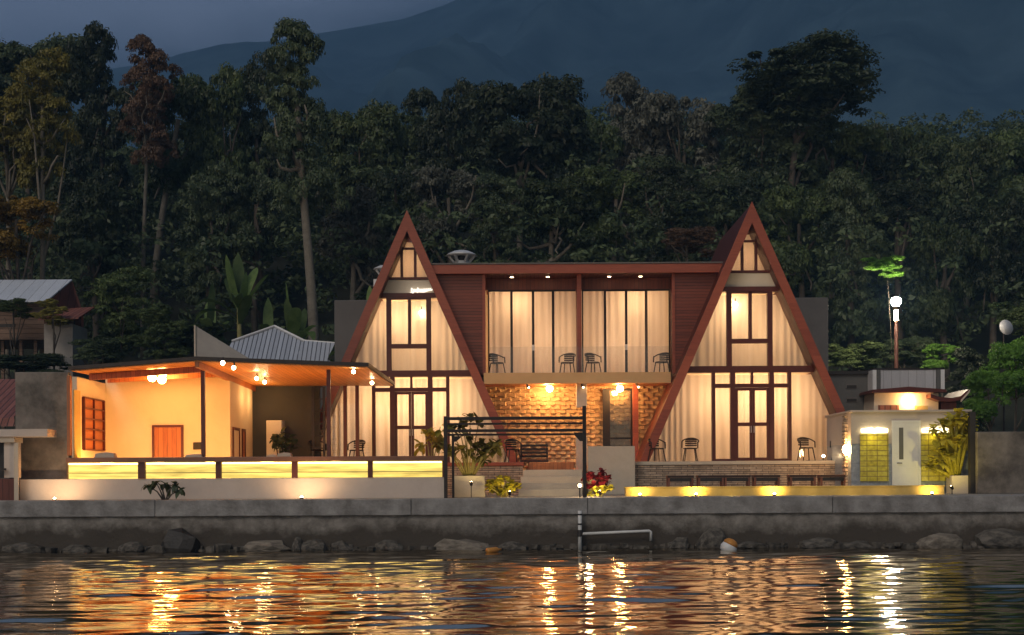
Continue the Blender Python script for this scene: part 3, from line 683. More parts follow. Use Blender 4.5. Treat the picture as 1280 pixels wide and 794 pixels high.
tag(MB().box(X_(477, 7.2)-.25, X_(477, 7.2)+.5, 6.9, 7.5, Z_(374, 6.4), Z_(349.5, 7.2)).build('vent_shaft', 'steel_white'), 'pale shaft under the ventilator behind the left A-frame', 'shaft')

# ------------------------------------------------------------------ terrace, plinth, steps
def plinths():
    Y0 = -1.3
    zt = TERR-.125
    t = thing('stone_plinth', 'long stacked-stone terrace plinth with pale edge under the right A-frame', 'plinth', (0, 0, 0), 0, 'stone terrace plinths')
    x0, x1 = X_(735, Y0), X_(1066, Y0)
    MB().box(x0, x1, Y0, 5, 1.3, zt).build('stone_face', 'stone', t); MB().box(x0-.02, x1, Y0-.05, 5, zt+.003, TERR-.004).build('edge_slab', 'beige_stone', t, bevel=.01)
    t = thing('stone_plinth', 'shorter stacked-stone terrace plinth left of the steps, behind the gate', 'plinth', (0, 0, 0), 0, 'stone terrace plinths')
    x0, x1 = X_(380, Y0), X_(654, Y0)
    MB().box(x0, x1, Y0, 5, 1.3, zt).build('stone_face', 'stone', t); MB().box(x0, x1+.02, Y0-.05, 5, zt+.003, TERR-.004).build('edge_slab', 'fascia', t, bevel=.01)
plinths()
def steps():
    t = thing('porch_steps', 'broad steps rising to the porch, grey below and beige above', 'steps', (0, 0, 0))
    def st(p0, p1, yt, yb, Y, Y2, m):
        MB().box(X_(p0, Y), X_(p1, Y), Y, Y2, Z_(yb, Y), Z_(yt, Y)).build('step', m, t, bevel=.012)
    st(648, 728, 612, 623, -5.0, -4.5, 'step_stone'); st(649, 728, 604.5, 623, -4.45, -3.9, 'step_stone')
    st(651, 728, 596, 623, -3.85, -3.2, 'beige_stone'); st(654, 728, 587.5, 623, -3.15, -1.2, 'beige_stone')
    st(661, 718, 578, 600, -1.15, .3, 'orange_wood')
steps()
tag(MB().box(X_(735, -1.9), X_(794, -1.9), -1.9, -1.36, 1.42, Z_(558.5, -1.9)).build('porch_parapet', 'beige_stone', None, bevel=.015), 'blank beige parapet wall beside the steps, right of the black gate', 'wall')
# sofa-like dark seat on the porch
def porch_seat():
    Y = 1.2; x = X_(668, Y); t = thing('lounge_chair', 'dark slatted lounge chair against the carved porch wall', 'chair', (x, Y, TERR-.3))
    MB().box(-.5, .5, -.3, .3, .32, .42).build('seat', 'canvas', t, bevel=.02)
    b = MB()
    for k in range(4): b.box(-.5, .5, .26, .3, .5+k*.13, .58+k*.13)
    for s in (-.48, .44): b.box(s, s+.04, .305, .34, .3, 1.0)
    b.build('backrest', 'black', t)
    for sx_ in (-.47, .43):
        for sy in (-.28, .24): MB().box(sx_, sx_+.04, sy, sy+.04, 0, .32).build('leg', 'black', t)
        MB().box(sx_-.01, sx_+.05, -.28, .25, .58, .62).build('armrest', 'black', t)
porch_seat()

# ------------------------------------------------------------------ wire tub chairs
def make_chair():
    t = thing('wire_chair', '', 'chair')
    MB().lathe([(.23, .42), (.25, .44), (.23, .46)], (0, 0, 0), 16).build('seat', 'black', t)
    b = MB(); pts = []
    for k in range(13):
        a = math.pi*(-.12 + 1.24*k/12); pts.append((.29*math.cos(a), .27*math.sin(a), .66 + .14*max(0, math.sin(a))))
    b.tube([(pts[0][0], pts[0][1]-.02, .45)] + pts + [(pts[-1][0], pts[-1][1]-.02, .45)], .022, 6); b.build('arm_hoop', 'black', t, True)
    s = MB()
    for z in (.55, .62, .69, .75):
        s.tube([(.27*math.cos(a), .25*math.sin(a), z) for a in np.linspace(.8, 2.34, 7)], .028, 5)
    s.build('backrest', 'black', t)
    for sx_ in (-1, 1):
        for sy in (-1, 1): MB().tube([(.16*sx_, .16*sy, .43), (.22*sx_, .22*sy, 0)], .019, 6).build('leg', 'black', t)
    return t
ch = make_chair(); used = False
def place_chair(px, Y, z, rz, label, sc_=1):
    global used
    x = X_(px, Y)
    o = ch if not used else dup(ch)
    used = True
    o.location = (x, Y, z); o.rotation_euler = (0, 0, rz); o['label'] = label; o['category'] = 'chair'; o['group'] = 'black wire chairs'
place_chair(821, -.75, TERR, .4, 'black wire chair at the left corner of the right A-frame terrace')
place_chair(863, -.75, TERR, -.25, 'black wire chair left of the right A-frame double door')
place_chair(1008, -.75, TERR, .25, 'black wire chair right of the right A-frame double door')
place_chair(1049, -.75, TERR, -.4, 'black wire chair beside the stone pillar at the terrace end')
place_chair(641, -.6, TERR, .3, 'black wire chair at the right foot of the left A-frame')
place_chair(446, -.6, TERR, -.3, 'black wire chair behind the bar counter, below the second ceiling spot row')
place_chair(397, -.6, TERR, .5, 'black wire chair at the left foot of the left A-frame')
place_chair(622, 1.45, SLT, .7, 'leftmost of the four wire chairs on the balcony')
place_chair(710, 1.45, SLT, -.4, 'balcony wire chair just left of the middle post')
place_chair(742, 1.45, SLT, .5, 'balcony wire chair just right of the middle post')
place_chair(828, 1.45, SLT, -.6, 'rightmost of the four wire chairs on the balcony')

# ------------------------------------------------------------------ bar pavilion on the left
def pavilion():
    t = thing('bar_pavilion', 'open bar pavilion with orange boarded ceiling and cream walls, brightly lit', 'pavilion', (0, 0, 0))
    Yf, Yb = -8.55, -.35
    xL, xP, xR = X_(86, Yf), X_(246, Yf), X_(461.5, Yf)
    zL, zP, zR = Z_(455, Yf), Z_(443.5, Yf), Z_(452.5, Yf)
    zb = 5.32
    # roof slab: front edge rises to a low peak
    top = [(xL, Yf, zL), (xP, Yf, zP), (xR, Yf, zR), (xR, Yb, zb), (xP, Yb, zb+.02), (xL, Yb, zb)]
    bot = [(a, b, c-.1) for a, b, c in top]
    mb = MB(); mb.add(top+bot, [(0, 1, 4, 5), (1, 2, 3, 4), (11, 10, 7, 6), (10, 9, 8, 7), (0, 6, 7, 1), (1, 7, 8, 2), (2, 8, 9, 3), (3, 9, 10, 4), (4, 10, 11, 5), (5, 11, 6, 0)])
    mb.build('roof', 'black', t)
    lo = [(a, b, c-.104) for a, b, c in top]; lo2 = [(a, b, c-.135) for a, b, c in top]
    ins = lambda L_: [(a + (.06 if i in (0, 5) else -.06 if i in (2, 3) else 0), b + (.06 if i < 3 else -.06), c) for i, (a, b, c) in enumerate(L_)]
    mb = MB(); mb.add(ins(lo)+ins(lo2), [(0, 1, 4, 5), (1, 2, 3, 4), (11, 10, 7, 6), (10, 9, 8, 7), (0, 6, 7, 1), (1, 7, 8, 2), (2, 8, 9, 3), (3, 9, 10, 4), (4, 10, 11, 5), (5, 11, 6, 0)])
    mb.build('ceiling', 'orange_ceiling', t)
    # beams running across under the ceiling
    for (yb, dz_) in ((-7.3, .30), (-5.6, .26)):
        f = (yb-Yf)/(Yb-Yf); zl = zL*(1-f)+zb*f-.137; zp = zP*(1-f)+(zb+.02)*f-.137
        MB().prism([(xL+.2, zl-dz_*.6), (xP-.05, zp-dz_*.6), (xP-.05, zp), (xL+.2, zl)], yb-.07, yb+.07).build('ceiling_beam', 'orange_wood', t)
    f = MB(); f.add([(xP-.06, Yf+.1, zP-.137), (xP+.06, Yf+.1, zP-.137), (xP+.06, Yb, zb-.12), (xP-.06, Yb, zb-.12), (xP-.06, Yf+.1, zP-.3), (xP+.06, Yf+.1, zP-.3), (xP+.06, Yb, zb-.3), (xP-.06, Yb, zb-.3)],
             [(4, 5, 6, 7), (0, 4, 7, 3), (1, 2, 6, 5), (0, 1, 5, 4), (3, 7, 6, 2)]); f.build('ridge_beam', 'orange_wood', t)
    # walls
    Yw = -4.4; xw0, xw1 = -12.72, -8.82; ceil = 5.19
    MB().box(xw0, xw1, Yw, Yw+.15, DECK, ceil).build('back_wall', 'cream', t)
    MB().box(xw1-.15, xw1, Yw+.153, -.9, DECK, ceil-.03).build('side_wall', 'cream', t)
    MB().box(xw0-.15, xw0-.003, -7.05, Yw+.15, DECK, 5.02).build('end_wall', 'cream', t)
    MB().box(xw0+.004, xw0+.1, -7.95, -7.8, 2.7, 4.98).build('end_trim', 'orange_wood', t)
    MB().box(xw0, xw0+.03, -7.4, -6.85, 2.6, 4.62).build('end_panel', 'gold_wall', t)
    cb = MB(); z0, z1 = 2.9, 4.45; y0, y1 = -6.62, -4.75; X0 = xw0+.001
    for y in (y0, y1): cb.box(X0, X0+.09, y-.03, y+.03, z0, z1)
    for k in range(6): z = z0+(z1-z0)*k/5; cb.box(X0, X0+.085, y0+.03, y1-.03, z-.02, z+.02)
    cb.box(X0, X0+.08, (y0+y1)/2-.02, (y0+y1)/2+.02, z0+.02, z1-.02)
    c = cb.build('lattice_window', 'frame', t); MB().box(X0, X0+.02, y0+.03, y1-.03, z0, z1).build('back_panel', 'orange_wood', c)
    # door
    d0, d1 = X_(193.5, Yw), X_(227, Yw); dt = Z_(530, Yw)
    MB().box(d0, d1, Yw-.03, Yw-.003, DECK, dt-.05).build('door', 'orange_wood', t)
    f = MB(); f.box(d0-.07, d0-.003, Yw-.05, Yw-.003, DECK, dt+.02); f.box(d1+.003, d1+.07, Yw-.05, Yw-.003, DECK, dt+.02); f.box(d0-.003, d1+.003, Yw-.05, Yw-.003, dt-.045, dt+.02); f.build('door_frame', 'frame', t)
    # side door frames in the lit side wall
    for (y0, y1) in ((-4.1, -3.1), (-2.7, -2.2)):
        f = MB(); X0 = xw1+.003
        f.box(X0, X0+.04, y0, y0+.09, DECK, 3.65); f.box(X0, X0+.04, y1-.09, y1, DECK, 3.65); f.box(X0, X0+.04, y0+.09, y1-.09, 3.56, 3.65)
        g = f.build('side_door', 'frame', t); MB().box(X0, X0+.015, y0+.09, y1-.09, DECK, 3.56).build('leaf', 'orange_wood' if y0 > -3 else 'cream', g)
    MB().box(X_(252, Yw)-.25, X_(252, Yw)+.02, Yw-.05, Yw-.003, Z_(560, Yw), Z_(551, Yw)).build('switch_box', 'dark_void', t)
    # posts
    for px, Y, r in ((254.5, -7.45, .055), (411.5, -7.45, .055), (432, -1.0, .06), (447, -1.0, .06)):
        x = X_(px, Y); f_ = (Y-Yf)/(Yb-Yf)
        z = 5.33-.03 if Y < -5 and px < 300 else 5.16
        MB().box(x-r, x+r, Y-r, Y+r, DECK, z).build('post', 'frame', t)
pavilion()
# yellow side lights on the pavilion, spots along the ceiling
spots = [(280, 453, 'front ceiling spot of the row beside the lit pavilion side wall'), (293.5, 459, 'second ceiling spot of the row beside the lit pavilion side wall'), (322, 472.5, 'third ceiling spot of the row beside the lit pavilion side wall'), (332, 477, 'rearmost ceiling spot of the row beside the lit pavilion side wall'),
         (443, 464, 'front ceiling spot near the right end of the pavilion roof'), (466, 478, 'rear ceiling spot near the right end of the pavilion roof')]
for px, py, lab in spots:
    zc = 5.06; s = (HOR-(py+ROLL*(px-640)))/(zc-EYE); Y = min(F/s+CAMY, -.6); x = X_(px, Y)
    t = thing('ceiling_spot', lab, 'light', (x, Y, zc), 0, 'pavilion ceiling spots')
    MB().tube([(0, 0, .02), (0, 0, .14)], .018, 6).build('bracket', 'black', t)
    MB().tube([(0, .06, .03), (0, -.06, -.02)], [.05, .075], 10).build('housing', 'black', t)
    MB().ball((0, -.075, -.025), .055, 10).build('lens', 'spotbulb', t, True)
def pendant():
    Y = -6.3; x, z = PX(198, 472, Y)
    t = thing('globe_chandelier', 'cluster of three glowing globes hanging in the bar pavilion', 'lamp', (x, Y, z))
    st = MB(); st.tube([(0, 0, .1), (0, 0, .52)], .014, 6); st.lathe([(.08, .5), (.08, .53)], (0, 0, 0), 10); st.build('stem', 'black', t)
    for a, b, c in ((-.19, 0, .0), (.13, -.1, -.07), (.1, .1, .12)):
        MB().ball((a, b, c), .125, 14).build('globe', 'bar_globe', t, True)
        MB().tube([(a, b, c+.11), (0, 0, .2)], .012, 6).build('arm', 'black', t)
pendant()
tag(MB().ball((X_(160, -8.3), -8.3, Z_(448.5, -8.3)-.08), .06, 10, .7).build('eave_light', 'spotbulb', None, True), 'tiny glowing light under the pavilion eave left of the peak', 'light')
for bx_ in (-11.9, -10.4, -8.9): lamp('bar_fill', (bx_, -6.9, 2.4), 85, (1, .41, .09), .2)  # unseen fill lamps added behind the counter to brighten ceiling and walls
lamp('bar_fill', (-7.2, -6.9, 2.4), 70, (1, .40, .09), .2); lamp('bar_fill', (-5.2, -6.9, 2.4), 55, (1, .40, .09), .2)  # more added fill along the counter
lamp('bar_fill', (-8.3, -2.6, 4.7), 16, (1, .55, .2), .08); lamp('bar_fill', (-8.35, -1.5, 4.7), 14, (1, .55, .2), .08)
lamp('porch_light', (1.25, 1.75, SLB-.22), 46, (1, .50, .16), .06); lamp('porch_light', (3.85, 1.75, SLB-.22), 46, (1, .50, .16), .06); lamp('path_glow', (2.2, -7.5, DECK+.45), 60, (1, .68, .36), .1)

def counter():
    t = thing('bar_counter', 'long bar counter with five glowing yellow backlit panels and dark wood top', 'counter', (0, 0, 0))
    Y = -7.6; x0, x1 = X_(85, Y), X_(556, Y)
    zt, zs = Z_(569.5, Y), Z_(575.5, Y)
    MB().box(x0, x1, Y-.16, Y+.5, zs, zt).build('counter_top', 'counter_top', t, bevel=.012)
    pans = [(85, 173), (182, 270), (277, 365), (372, 460), (466, 553)]
    z0, z1 = Z_(596, Y), Z_(576.5, Y)
    edges = [X_(85, Y)-.02] + sum([[X_(a, Y), X_(b, Y)] for a, b in pans], []) + [x1]
    for i in range(0, len(edges), 2):
        MB().box(edges[i], edges[i+1], Y-.05, Y+.3, z0, zs-.003).build('divider', 'frame', t)
    for a, b in pans:
        xa, xb = X_(a, Y)+.003, X_(b, Y)-.003
        p = MB().box(xa, xb, Y+.05, Y+.08, z0+.004, zs-.006).build('backlit_panel', 'led', t)
        MB().box(xa+.02, xb-.02, Y+.0, Y+.03, zs-.06, zs-.02).build('strip', 'ledstrip', p)
        MB().box(xa+.002, xb-.002, Y-.03, Y+.04, (z0+z1)/2-.07, (z0+z1)/2-.05).build('rail', 'gold_wall', p)
    MB().box(X_(25, Y), x1, Y-.02, Y+.35, DECK, z0-.003).build('base_wall', 'pink_wall', t, bevel=.01)
counter()
for px, w_, h_, lab in ((243, .5, .09, 'low pale tray on the counter top beside the thick pavilion post'), (356, .42, .12, 'small pale box on the counter top in front of the white cabinet'), (340, .3, .07, 'thin pale folded cloth on the counter top left of the small pale box'), (132, .6, .16, 'pale crumpled bag on the counter top below the lattice window')):
    x = X_(px, -7.5); zc_ = Z_(569.5, -7.6)+.002; r_ = random.Random(px); mb = MB()
    mb.prism([(x-w_/2, zc_), (x+w_/2, zc_), (x+w_/2-.03, zc_+h_*r_.uniform(.7, 1)), (x+.02, zc_+h_), (x-w_/2+.04, zc_+h_*r_.uniform(.6, .9))], -7.6, -7.35)
    tag(mb.build('counter_tray' if h_ < .1 else 'counter_box', 'beige_stone', None, bevel=.012), lab, 'tray' if h_ < .1 else 'box')
tag(MB().box(X_(19.5, -7.1), X_(86, -7.1), -7.1, -6.85, DECK, Z_(462, -7.1)).build('concrete_wall', 'roughcast', None, bevel=.02), 'tall stained grey concrete wall left of the bar pavilion', 'wall')
# small uplights washing the pale base wall
def ground_light(px, Y, label, watts=7, col=(1, .62, .24), aim=(0, .5, .6), grp='small ground lights'):
    x = X_(px, Y); t = thing('ground_light', label, 'light', (x, Y, DECK), 0, grp)
    MB().lathe([(.05, 0), (.05, .05)], (0, 0, 0), 10).build('housing', 'black', t)
    MB().ball((0, 0, .055), .035, 8).build('lens', 'spotbulb', t, True)
    lamp('uplight', (x, Y, DECK+.12), watts, col, .04, 150, (x+aim[0], Y+aim[1], DECK+aim[2]))
ground_light(68, -8.5, 'small ground light at the foot of the pale wall, far left', 42, (1, .64, .33))
ground_light(377, -8.5, 'small ground light at the foot of the pale wall below the fourth panel', 50, (1, .64, .33))
# grey yard wall, ladder, cabinet, pot plant behind the bar
tag(MB().box(X_(300, -.4)-1.5, X_(400, -.4), -.4, -.2, DECK, Z_(474, -.4)+.2).build('yard_wall', 'yard_grey', None), 'dark grey yard wall behind the bar, between pavilion and left A-frame', 'wall')
def ladder():
    Y = -.62; x0, x1 = X_(392, Y), X_(405.5, Y); t = thing('steel_ladder', 'dark steel ladder fixed upright on the grey yard wall', 'ladder', (0, 0, 0))
    MB().box(x0-.05, x0+.05, Y-.03, Y+.03, DECK, 5.15).build('rail', 'black', t); MB().box(x1-.04, x1+.04, Y-.03, Y+.03, DECK, 5.15).build('rail', 'black', t)
    for k in range(9): z = DECK+.35+k*.42; MB().box(x0+.05, x1-.04, Y-.02, Y+.02, z, z+.045).build('rung', 'black', t)
ladder()
def cabinet():
    Y = -1.1; x0, x1 = X_(333, Y), X_(353, Y); t = thing('white_cabinet', 'white upright cabinet standing against the grey yard wall', 'cabinet', ((x0+x1)/2, Y, DECK))
    h = Z_(524, Y)-DECK; a = (x1-x0)/2
    MB().box(-a, a, 0, .5, 0, h).build('body', 'white_paint', t, bevel=.02); MB().box(-a+.02, a-.02, -.025, -.002, .08, h-.02).build('door', 'white_paint', t, bevel=.008)
    MB().box(a-.09, a-.06, -.06, -.026, h*.5, h*.68).build('handle', 'black', t)
cabinet()

# ------------------------------------------------------------------ foliage builders
def leaves(P, Nrm, size, aspect=.5, r=rng):
    """rhombic leaves at P (n,3) facing Nrm; returns V, F"""
    n = len(P); t = r.normal(size=(n, 3)); t -= (t*Nrm).sum(1, keepdims=True)*Nrm; t /= np.linalg.norm(t, axis=1, keepdims=True)+1e-9
    b = np.cross(Nrm, t); s = (size*(.6+.8*r.random(n)))[:, None]
    V = np.stack([P-t*s, P-b*s*aspect+Nrm*s*.12, P+t*s, P+b*s*aspect+Nrm*s*.12], 1).reshape(-1, 3)
    return V, np.arange(4*n).reshape(n, 4)
def crown_mesh(name, lobes, npuff, pr, nleaf, size, m, seed, flat=.6, r=None):
    """crown of puffs spread over ellipsoid lobes [(cx,cy,cz,rx,ry,rz,weight)]"""
    r = np.random.default_rng(seed); Ps = []; Ns = []; wsum = sum(l[6] for l in lobes)
    for l in lobes:
        k = max(3, int(npuff*l[6]/wsum)); d = r.normal(size=(k, 3)); d /= np.linalg.norm(d, axis=1, keepdims=True)
        d[:, 2] = np.where(d[:, 2] < -.45, -d[:, 2], d[:, 2])
        rad = (.62+.38*r.random((k, 1)))
        C = np.array(l[:3]) + d*np.array(l[3:6])*rad
        for c in C:
            q = r.normal(size=(nleaf, 3)); q /= np.linalg.norm(q, axis=1, keepdims=True); q[:, 2] = np.where(q[:, 2] < -.2, np.abs(q[:, 2]), q[:, 2])
            rr = pr*(.55+.9*r.random()); u = (.55+.5*r.random((nleaf, 1)))
            Ps.append(c + q*u*rr*np.array([1, 1, flat])); nn = q*1.1 + r.normal(size=(nleaf, 3))*.38 + np.array([0, 0, .35]); Ns.append(nn/np.linalg.norm(nn, axis=1, keepdims=True))
    P = np.concatenate(Ps); Nn = np.concatenate(Ns); V, Fq = leaves(P, Nn, size*np.ones(len(P)), .5, r)
    return np_mesh(name, V, Fq, m)
# unit crowns: about 1 x 1 x 1 half extents, scaled by the tree that wears them (leaf size is for a ~4 m half width)
def lob_broad(seed):
    r = random.Random(seed); L_ = [(0, 0, .1, .72, .6, .68, 5)]
    for k in range(9):
        a = r.uniform(0, 6.28); q = r.uniform(.35, .72); L_.append((q*math.cos(a), .7*q*math.sin(a), r.uniform(-.55, .65), r.uniform(.22, .42), .34, r.uniform(.18, .34), 1.7))
    return L_
def lob_tall(seed):
    r = random.Random(seed); L_ = []
    for k in range(11):
        z = -.85+1.75*k/10; w_ = .68*(1-.4*abs(z)**1.5); L_.append((r.uniform(-.35, .35), r.uniform(-.3, .3), z, w_*r.uniform(.8, 1.3), w_, .2, 1))
    return L_
def lob_umbrella(seed):
    r = random.Random(seed); L_ = []
    for k in range(12):
        a = k/12*6.28; q = r.uniform(.25, .75); L_.append((q*math.cos(a), .6*q*math.sin(a), r.uniform(.0, .5)-.25*q, r.uniform(.25, .38), .3, r.uniform(.2, .38), 1))
    L_.append((.2, 0, .5, .55, .45, .42, 4)); L_.append((-.55, 0, -.3, .35, .3, .5, 2)); L_.append((-.1, 0, -.5, .4, .3, .4, 2))
    return L_
def lob_layer(seed):
    r = random.Random(seed); L_ = []
    for k in range(14):
        z = -.95+1.85*k/13; w_ = 1.0-.5*(k/13); 
        if k >= 11: w_ = .55
        if k == 10: w_ = .36
        L_.append((r.uniform(-.25, .25)*(1.6-k/13), r.uniform(-.2, .2), z, w_*r.uniform(.7, 1.1), w_*.8, .14, 1))
    return L_
CROWN = {}
def crown(kind, var, m):
    key = (kind, var, m)
    if key not in CROWN:
        lob = {'broad': lob_broad, 'tall': lob_tall, 'umbrella': lob_umbrella, 'layer': lob_layer}[kind](var*17+3)
        npf = {'broad': 300, 'tall': 260, 'umbrella': 320, 'layer': 280}[kind]
        CROWN[key] = crown_mesh('crown', lob, npf, .15, 120, .028, m, var*31+5)
    return CROWN[key]
def trunk_mesh(h, r0, top_r, lean, limbs, cw, ch, cz, seed, m, nl=6, out=.85, tmin=.6):
    """trunk from 0 to h with limbs spreading into a crown of half width cw, half height ch centred at cz"""
    r = random.Random(seed); mb = MB(); pts = []; n = 9
    for i in range(n):
        t = i/(n-1); pts.append((lean*t*t + .12*math.sin(t*5+seed)*r0*3, .1*math.sin(t*4+seed*2), h*t))
    mb.tube(pts, [r0*(1.25 if i == 0 else 1)*(1-(1-top_r)*i/(n-1)) for i in range(n)], 9)
    for k in range(nl):
        t = r.uniform(tmin, .98); i = min(int(t*(n-1)), n-2); p = np.array(pts[i]); a = r.uniform(0, 6.28) if k % 2 else r.uniform(3.5, 5.9)
        e = np.array((lean + cw*out*math.cos(a)*r.uniform(.5, 1), cw*out*.8*math.sin(a)*r.uniform(.6, 1), cz + ch*r.uniform(-.7, .6)))
        mid = (p+e)/2 + np.array((r.uniform(-.1, .1)*cw, r.uniform(-.1, .1)*cw, r.uniform(-.15, .25)*ch))
        q = [p + (mid-p)*s for s in (0, .5)] + [mid + np.array((r.uniform(-.05, .05)*cw, 0, r.uniform(-.06, .06)*ch)), (mid+e)/2 + np.array((r.uniform(-.09, .09)*cw, 0, r.uniform(-.1, .1)*ch)), e]
        mb.tube(q, [r0*.5, r0*.42, r0*.34, r0*.24, r0*.1], 6)
    return mb
tree_n = 0
def tree(px, ytop, ybot, hwpx, Y, kind, m, label, bark='bark_dark', r0=.22, base_px=None, var=None, nl=6, group=None, name='tree', out=.85, cat='tree', depth=1.0, tmin=.6):
    global tree_n; tree_n += 1
    s = sc(Y); x, zt = PX(px, ytop, Y); _, zb = PX(px, ybot, Y); w_ = hwpx/s; ch_ = (zt-zb)/2; cz = (zt+zb)/2
    bx = x if base_px is None else X_(base_px, Y); gz = ground(bx, Y) - .2
    t = thing(name, label, cat, (bx, Y, gz), 0, group)
    h = max(cz - gz + ch_*.3, 1.0)
    mb = trunk_mesh(h, r0, .45, x-bx, 5, w_, ch_, cz-gz, tree_n, bark, nl, out, tmin)
    mb.build('trunk', bark, t, True)
    c = link('crown', crown(kind, (var if var is not None else tree_n % 3), m), t); c.location = (x-bx, 0, cz-gz); c.scale = (w_*1.05, w_*.95*depth, ch_*1.0); c.rotation_euler = (0, 0, 0)
    return t
T = tree
# skyline row
T(35, 24, 240, 90, 36, 'broad', 'leaf_dark', 'dark broad tree topping the forest in the upper left corner', var=0)
T(128, 50, 305, 56, 33, 'tall', 'leaf_dark', 'dark tree between the olive-tinted tree and the reddish dry tree', var=1)
T(186, 55, 215, 40, 27, 'tall', 'leaf_red', 'dry reddish-brown tree with drooping dead leaves and pale trunk', 'bark_pale', .15, 180, var=2, nl=7, tmin=.75)
T(222, 72, 295, 54, 30, 'broad', 'leaf_mid', 'dark tree right behind the dry reddish tree with tall bare pale trunk', 'bark_pale', .27, 194, var=1, tmin=.82, nl=4)
T(272, 70, 345, 50, 31, 'broad', 'leaf_mid', 'dark green tree left of the tallest layered tree on the left', var=2)
T(322, 78, 345, 47, 32, 'tall', 'leaf_dark', 'narrow dark tree touching the tall layered tree', var=0)
T(372, 36, 265, 52, 18.5, 'layer', 'leaf_dark', 'tallest layered tree on the left with leaning bare pale trunk', 'bark_pale', .30, 391, var=1, nl=4, tmin=.8)
T(443, 106, 345, 62, 35, 'broad', 'leaf_bloom', 'green tree with paler top right of the tall layered tree', var=0)
T(503, 116, 345, 56, 37, 'broad', 'leaf_mid', 'rounded tree in the skyline dip above the left A-frame', var=1)
T(563, 92, 315, 52, 35, 'broad', 'leaf_dark', 'dark tree on the left shoulder of the big central tree', var=2)
T(648, 72, 315, 92, 31, 'broad', 'leaf_dark', 'big domed dark tree at the centre of the skyline', 'bark_pale', .22, None, 0, 8, out=.9)
T(722, 118, 345, 54, 36, 'broad', 'leaf_mid', 'lower tree on the right flank of the big central tree', 'bark_pale', .2, None, 1, 6, out=.9)
T(790, 108, 345, 56, 37, 'tall', 'leaf_grey', 'greyish tree at the skyline notch right of the central tree', 'bark_pale', .2, None, 2, 8)
T(855, 94, 345, 74, 35, 'broad', 'leaf_grey', 'greyish broad tree above the flat roof, left of the umbrella tree', 'bark_pale', .22, None, 1, 8)
T(1006, 46, 200, 98, 29, 'umbrella', 'leaf_dark', 'highest broad dark tree with overhanging right side above the right A-frame', 'bark_dark', .3, 985, 0, 7, out=.75, depth=1.4)
T(950, 85, 240, 52, 30, 'broad', 'leaf_dark', 'dark tree merging with the left edge of the highest broad tree', var=0)
T(1040, 128, 330, 66, 31, 'broad', 'leaf_mid', 'dense tree filling the space below the highest broad tree', var=1)
T(975, 110, 325, 81, 31, 'broad', 'leaf_dark', 'dark tree mass under the left side of the umbrella tree', 'bark_pale', .2, None, 2, 9)
T(1078, 140, 345, 54, 33, 'broad', 'leaf_dark', 'dark tree below the right overhang of the umbrella tree', var=0)
T(1146, 138, 375, 60, 36, 'broad', 'leaf_bloom', 'tree with pale flowering tips right of the umbrella tree', var=1)
T(1205, 160, 385, 56, 33, 'broad', 'leaf_bloom', 'tree with pale yellow-green blossom left of the right edge tree', 'bark_pale', .18, None, 2, 7)
T(1268, 132, 375, 67, 37, 'broad', 'leaf_mid', 'green tree at the skyline on the far right edge', var=0)
# left trees, yellow lamplight put into the leaf colours
T(52, 70, 245, 46, 17, 'tall', 'leaf_lamplit_olive', 'tree with painted-in yellow lamplight at the left edge, taller than its amber neighbour', 'bark_pale', .16, var=0)
T(8, 110, 250, 55, 18, 'broad', 'leaf_lamplit_olive', 'tree with painted-in yellow lamplight cut by the left edge of the view', 'bark_pale', .16, var=2)
T(22, 232, 352, 58, 15.5, 'broad', 'leaf_lamplit_amber', 'tree with amber lamplight painted into its leaves directly above the hut with bluish roof', 'bark_dark', .15, var=1)
# middle row
mid = [(118, 205, 400, 52, 25, 'broad', 'leaf_dark', 'dark tree behind and right of the hut with bluish roof'),
 (262, 215, 390, 48, 26, 'tall', 'leaf_dark', 'dark tree behind the banana plants, left one'),
 (318, 200, 360, 42, 27, 'broad', 'leaf_dark', 'dark tree behind the tallest banana plant'),
 (440, 225, 385, 46, 24, 'broad', 'leaf_grey', 'grey-green tree with pale curved limbs just left of the left A-frame peak'),
 (495, 190, 360, 44, 27, 'broad', 'leaf_dark', 'dark tree immediately behind the left A-frame peak'),
 (562, 195, 345, 50, 25, 'broad', 'leaf_grey', 'grey-green tree with twisted limbs right of the left A-frame peak'),
 (622, 225, 350, 44, 23, 'tall', 'leaf_dark', 'dark tree just behind the white roof ventilator'),
 (690, 205, 350, 60, 24, 'broad', 'leaf_mid', 'dark green tree behind the middle of the flat roof'),
 (768, 195, 350, 56, 25, 'broad', 'leaf_mid', 'mid green tree behind the right half of the flat roof'),
 (838, 205, 345, 54, 24, 'tall', 'leaf_dark', 'dark tree left of the right A-frame peak'),
 (905, 200, 350, 52, 26, 'broad', 'leaf_dark', 'dark tree right behind the right A-frame peak'),
 (1000, 215, 400, 58, 24, 'broad', 'leaf_mid', 'dark green tree right of the right A-frame peak'),
 (1062, 225, 440, 50, 23, 'tall', 'leaf_dark', 'dark tree behind the grey block, left of the street lamp'),
 (1122, 215, 330, 44, 24, 'broad', 'leaf_dark', 'dark tree above the bright green lit spray'),
 (1180, 255, 470, 48, 22, 'broad', 'leaf_mid', 'dark green tree right behind the street lamp'),
 (1243, 240, 440, 52, 23, 'broad', 'leaf_dark', 'dark tree above the bright green bush on the right')]
for a in mid:
    pale = 'pale' in a[7] or 'twisted' in a[7] or 'flat roof' in a[7]
    T(*a, bark='bark_pale' if pale else 'bark_dark', nl=7 if pale else 5, out=.95 if pale else .8)
T(858, 278, 335, 40, 20, 'broad', 'leaf_red', 'small rusty-leaved tree behind the flat roof left of the right A-frame', r0=.1)
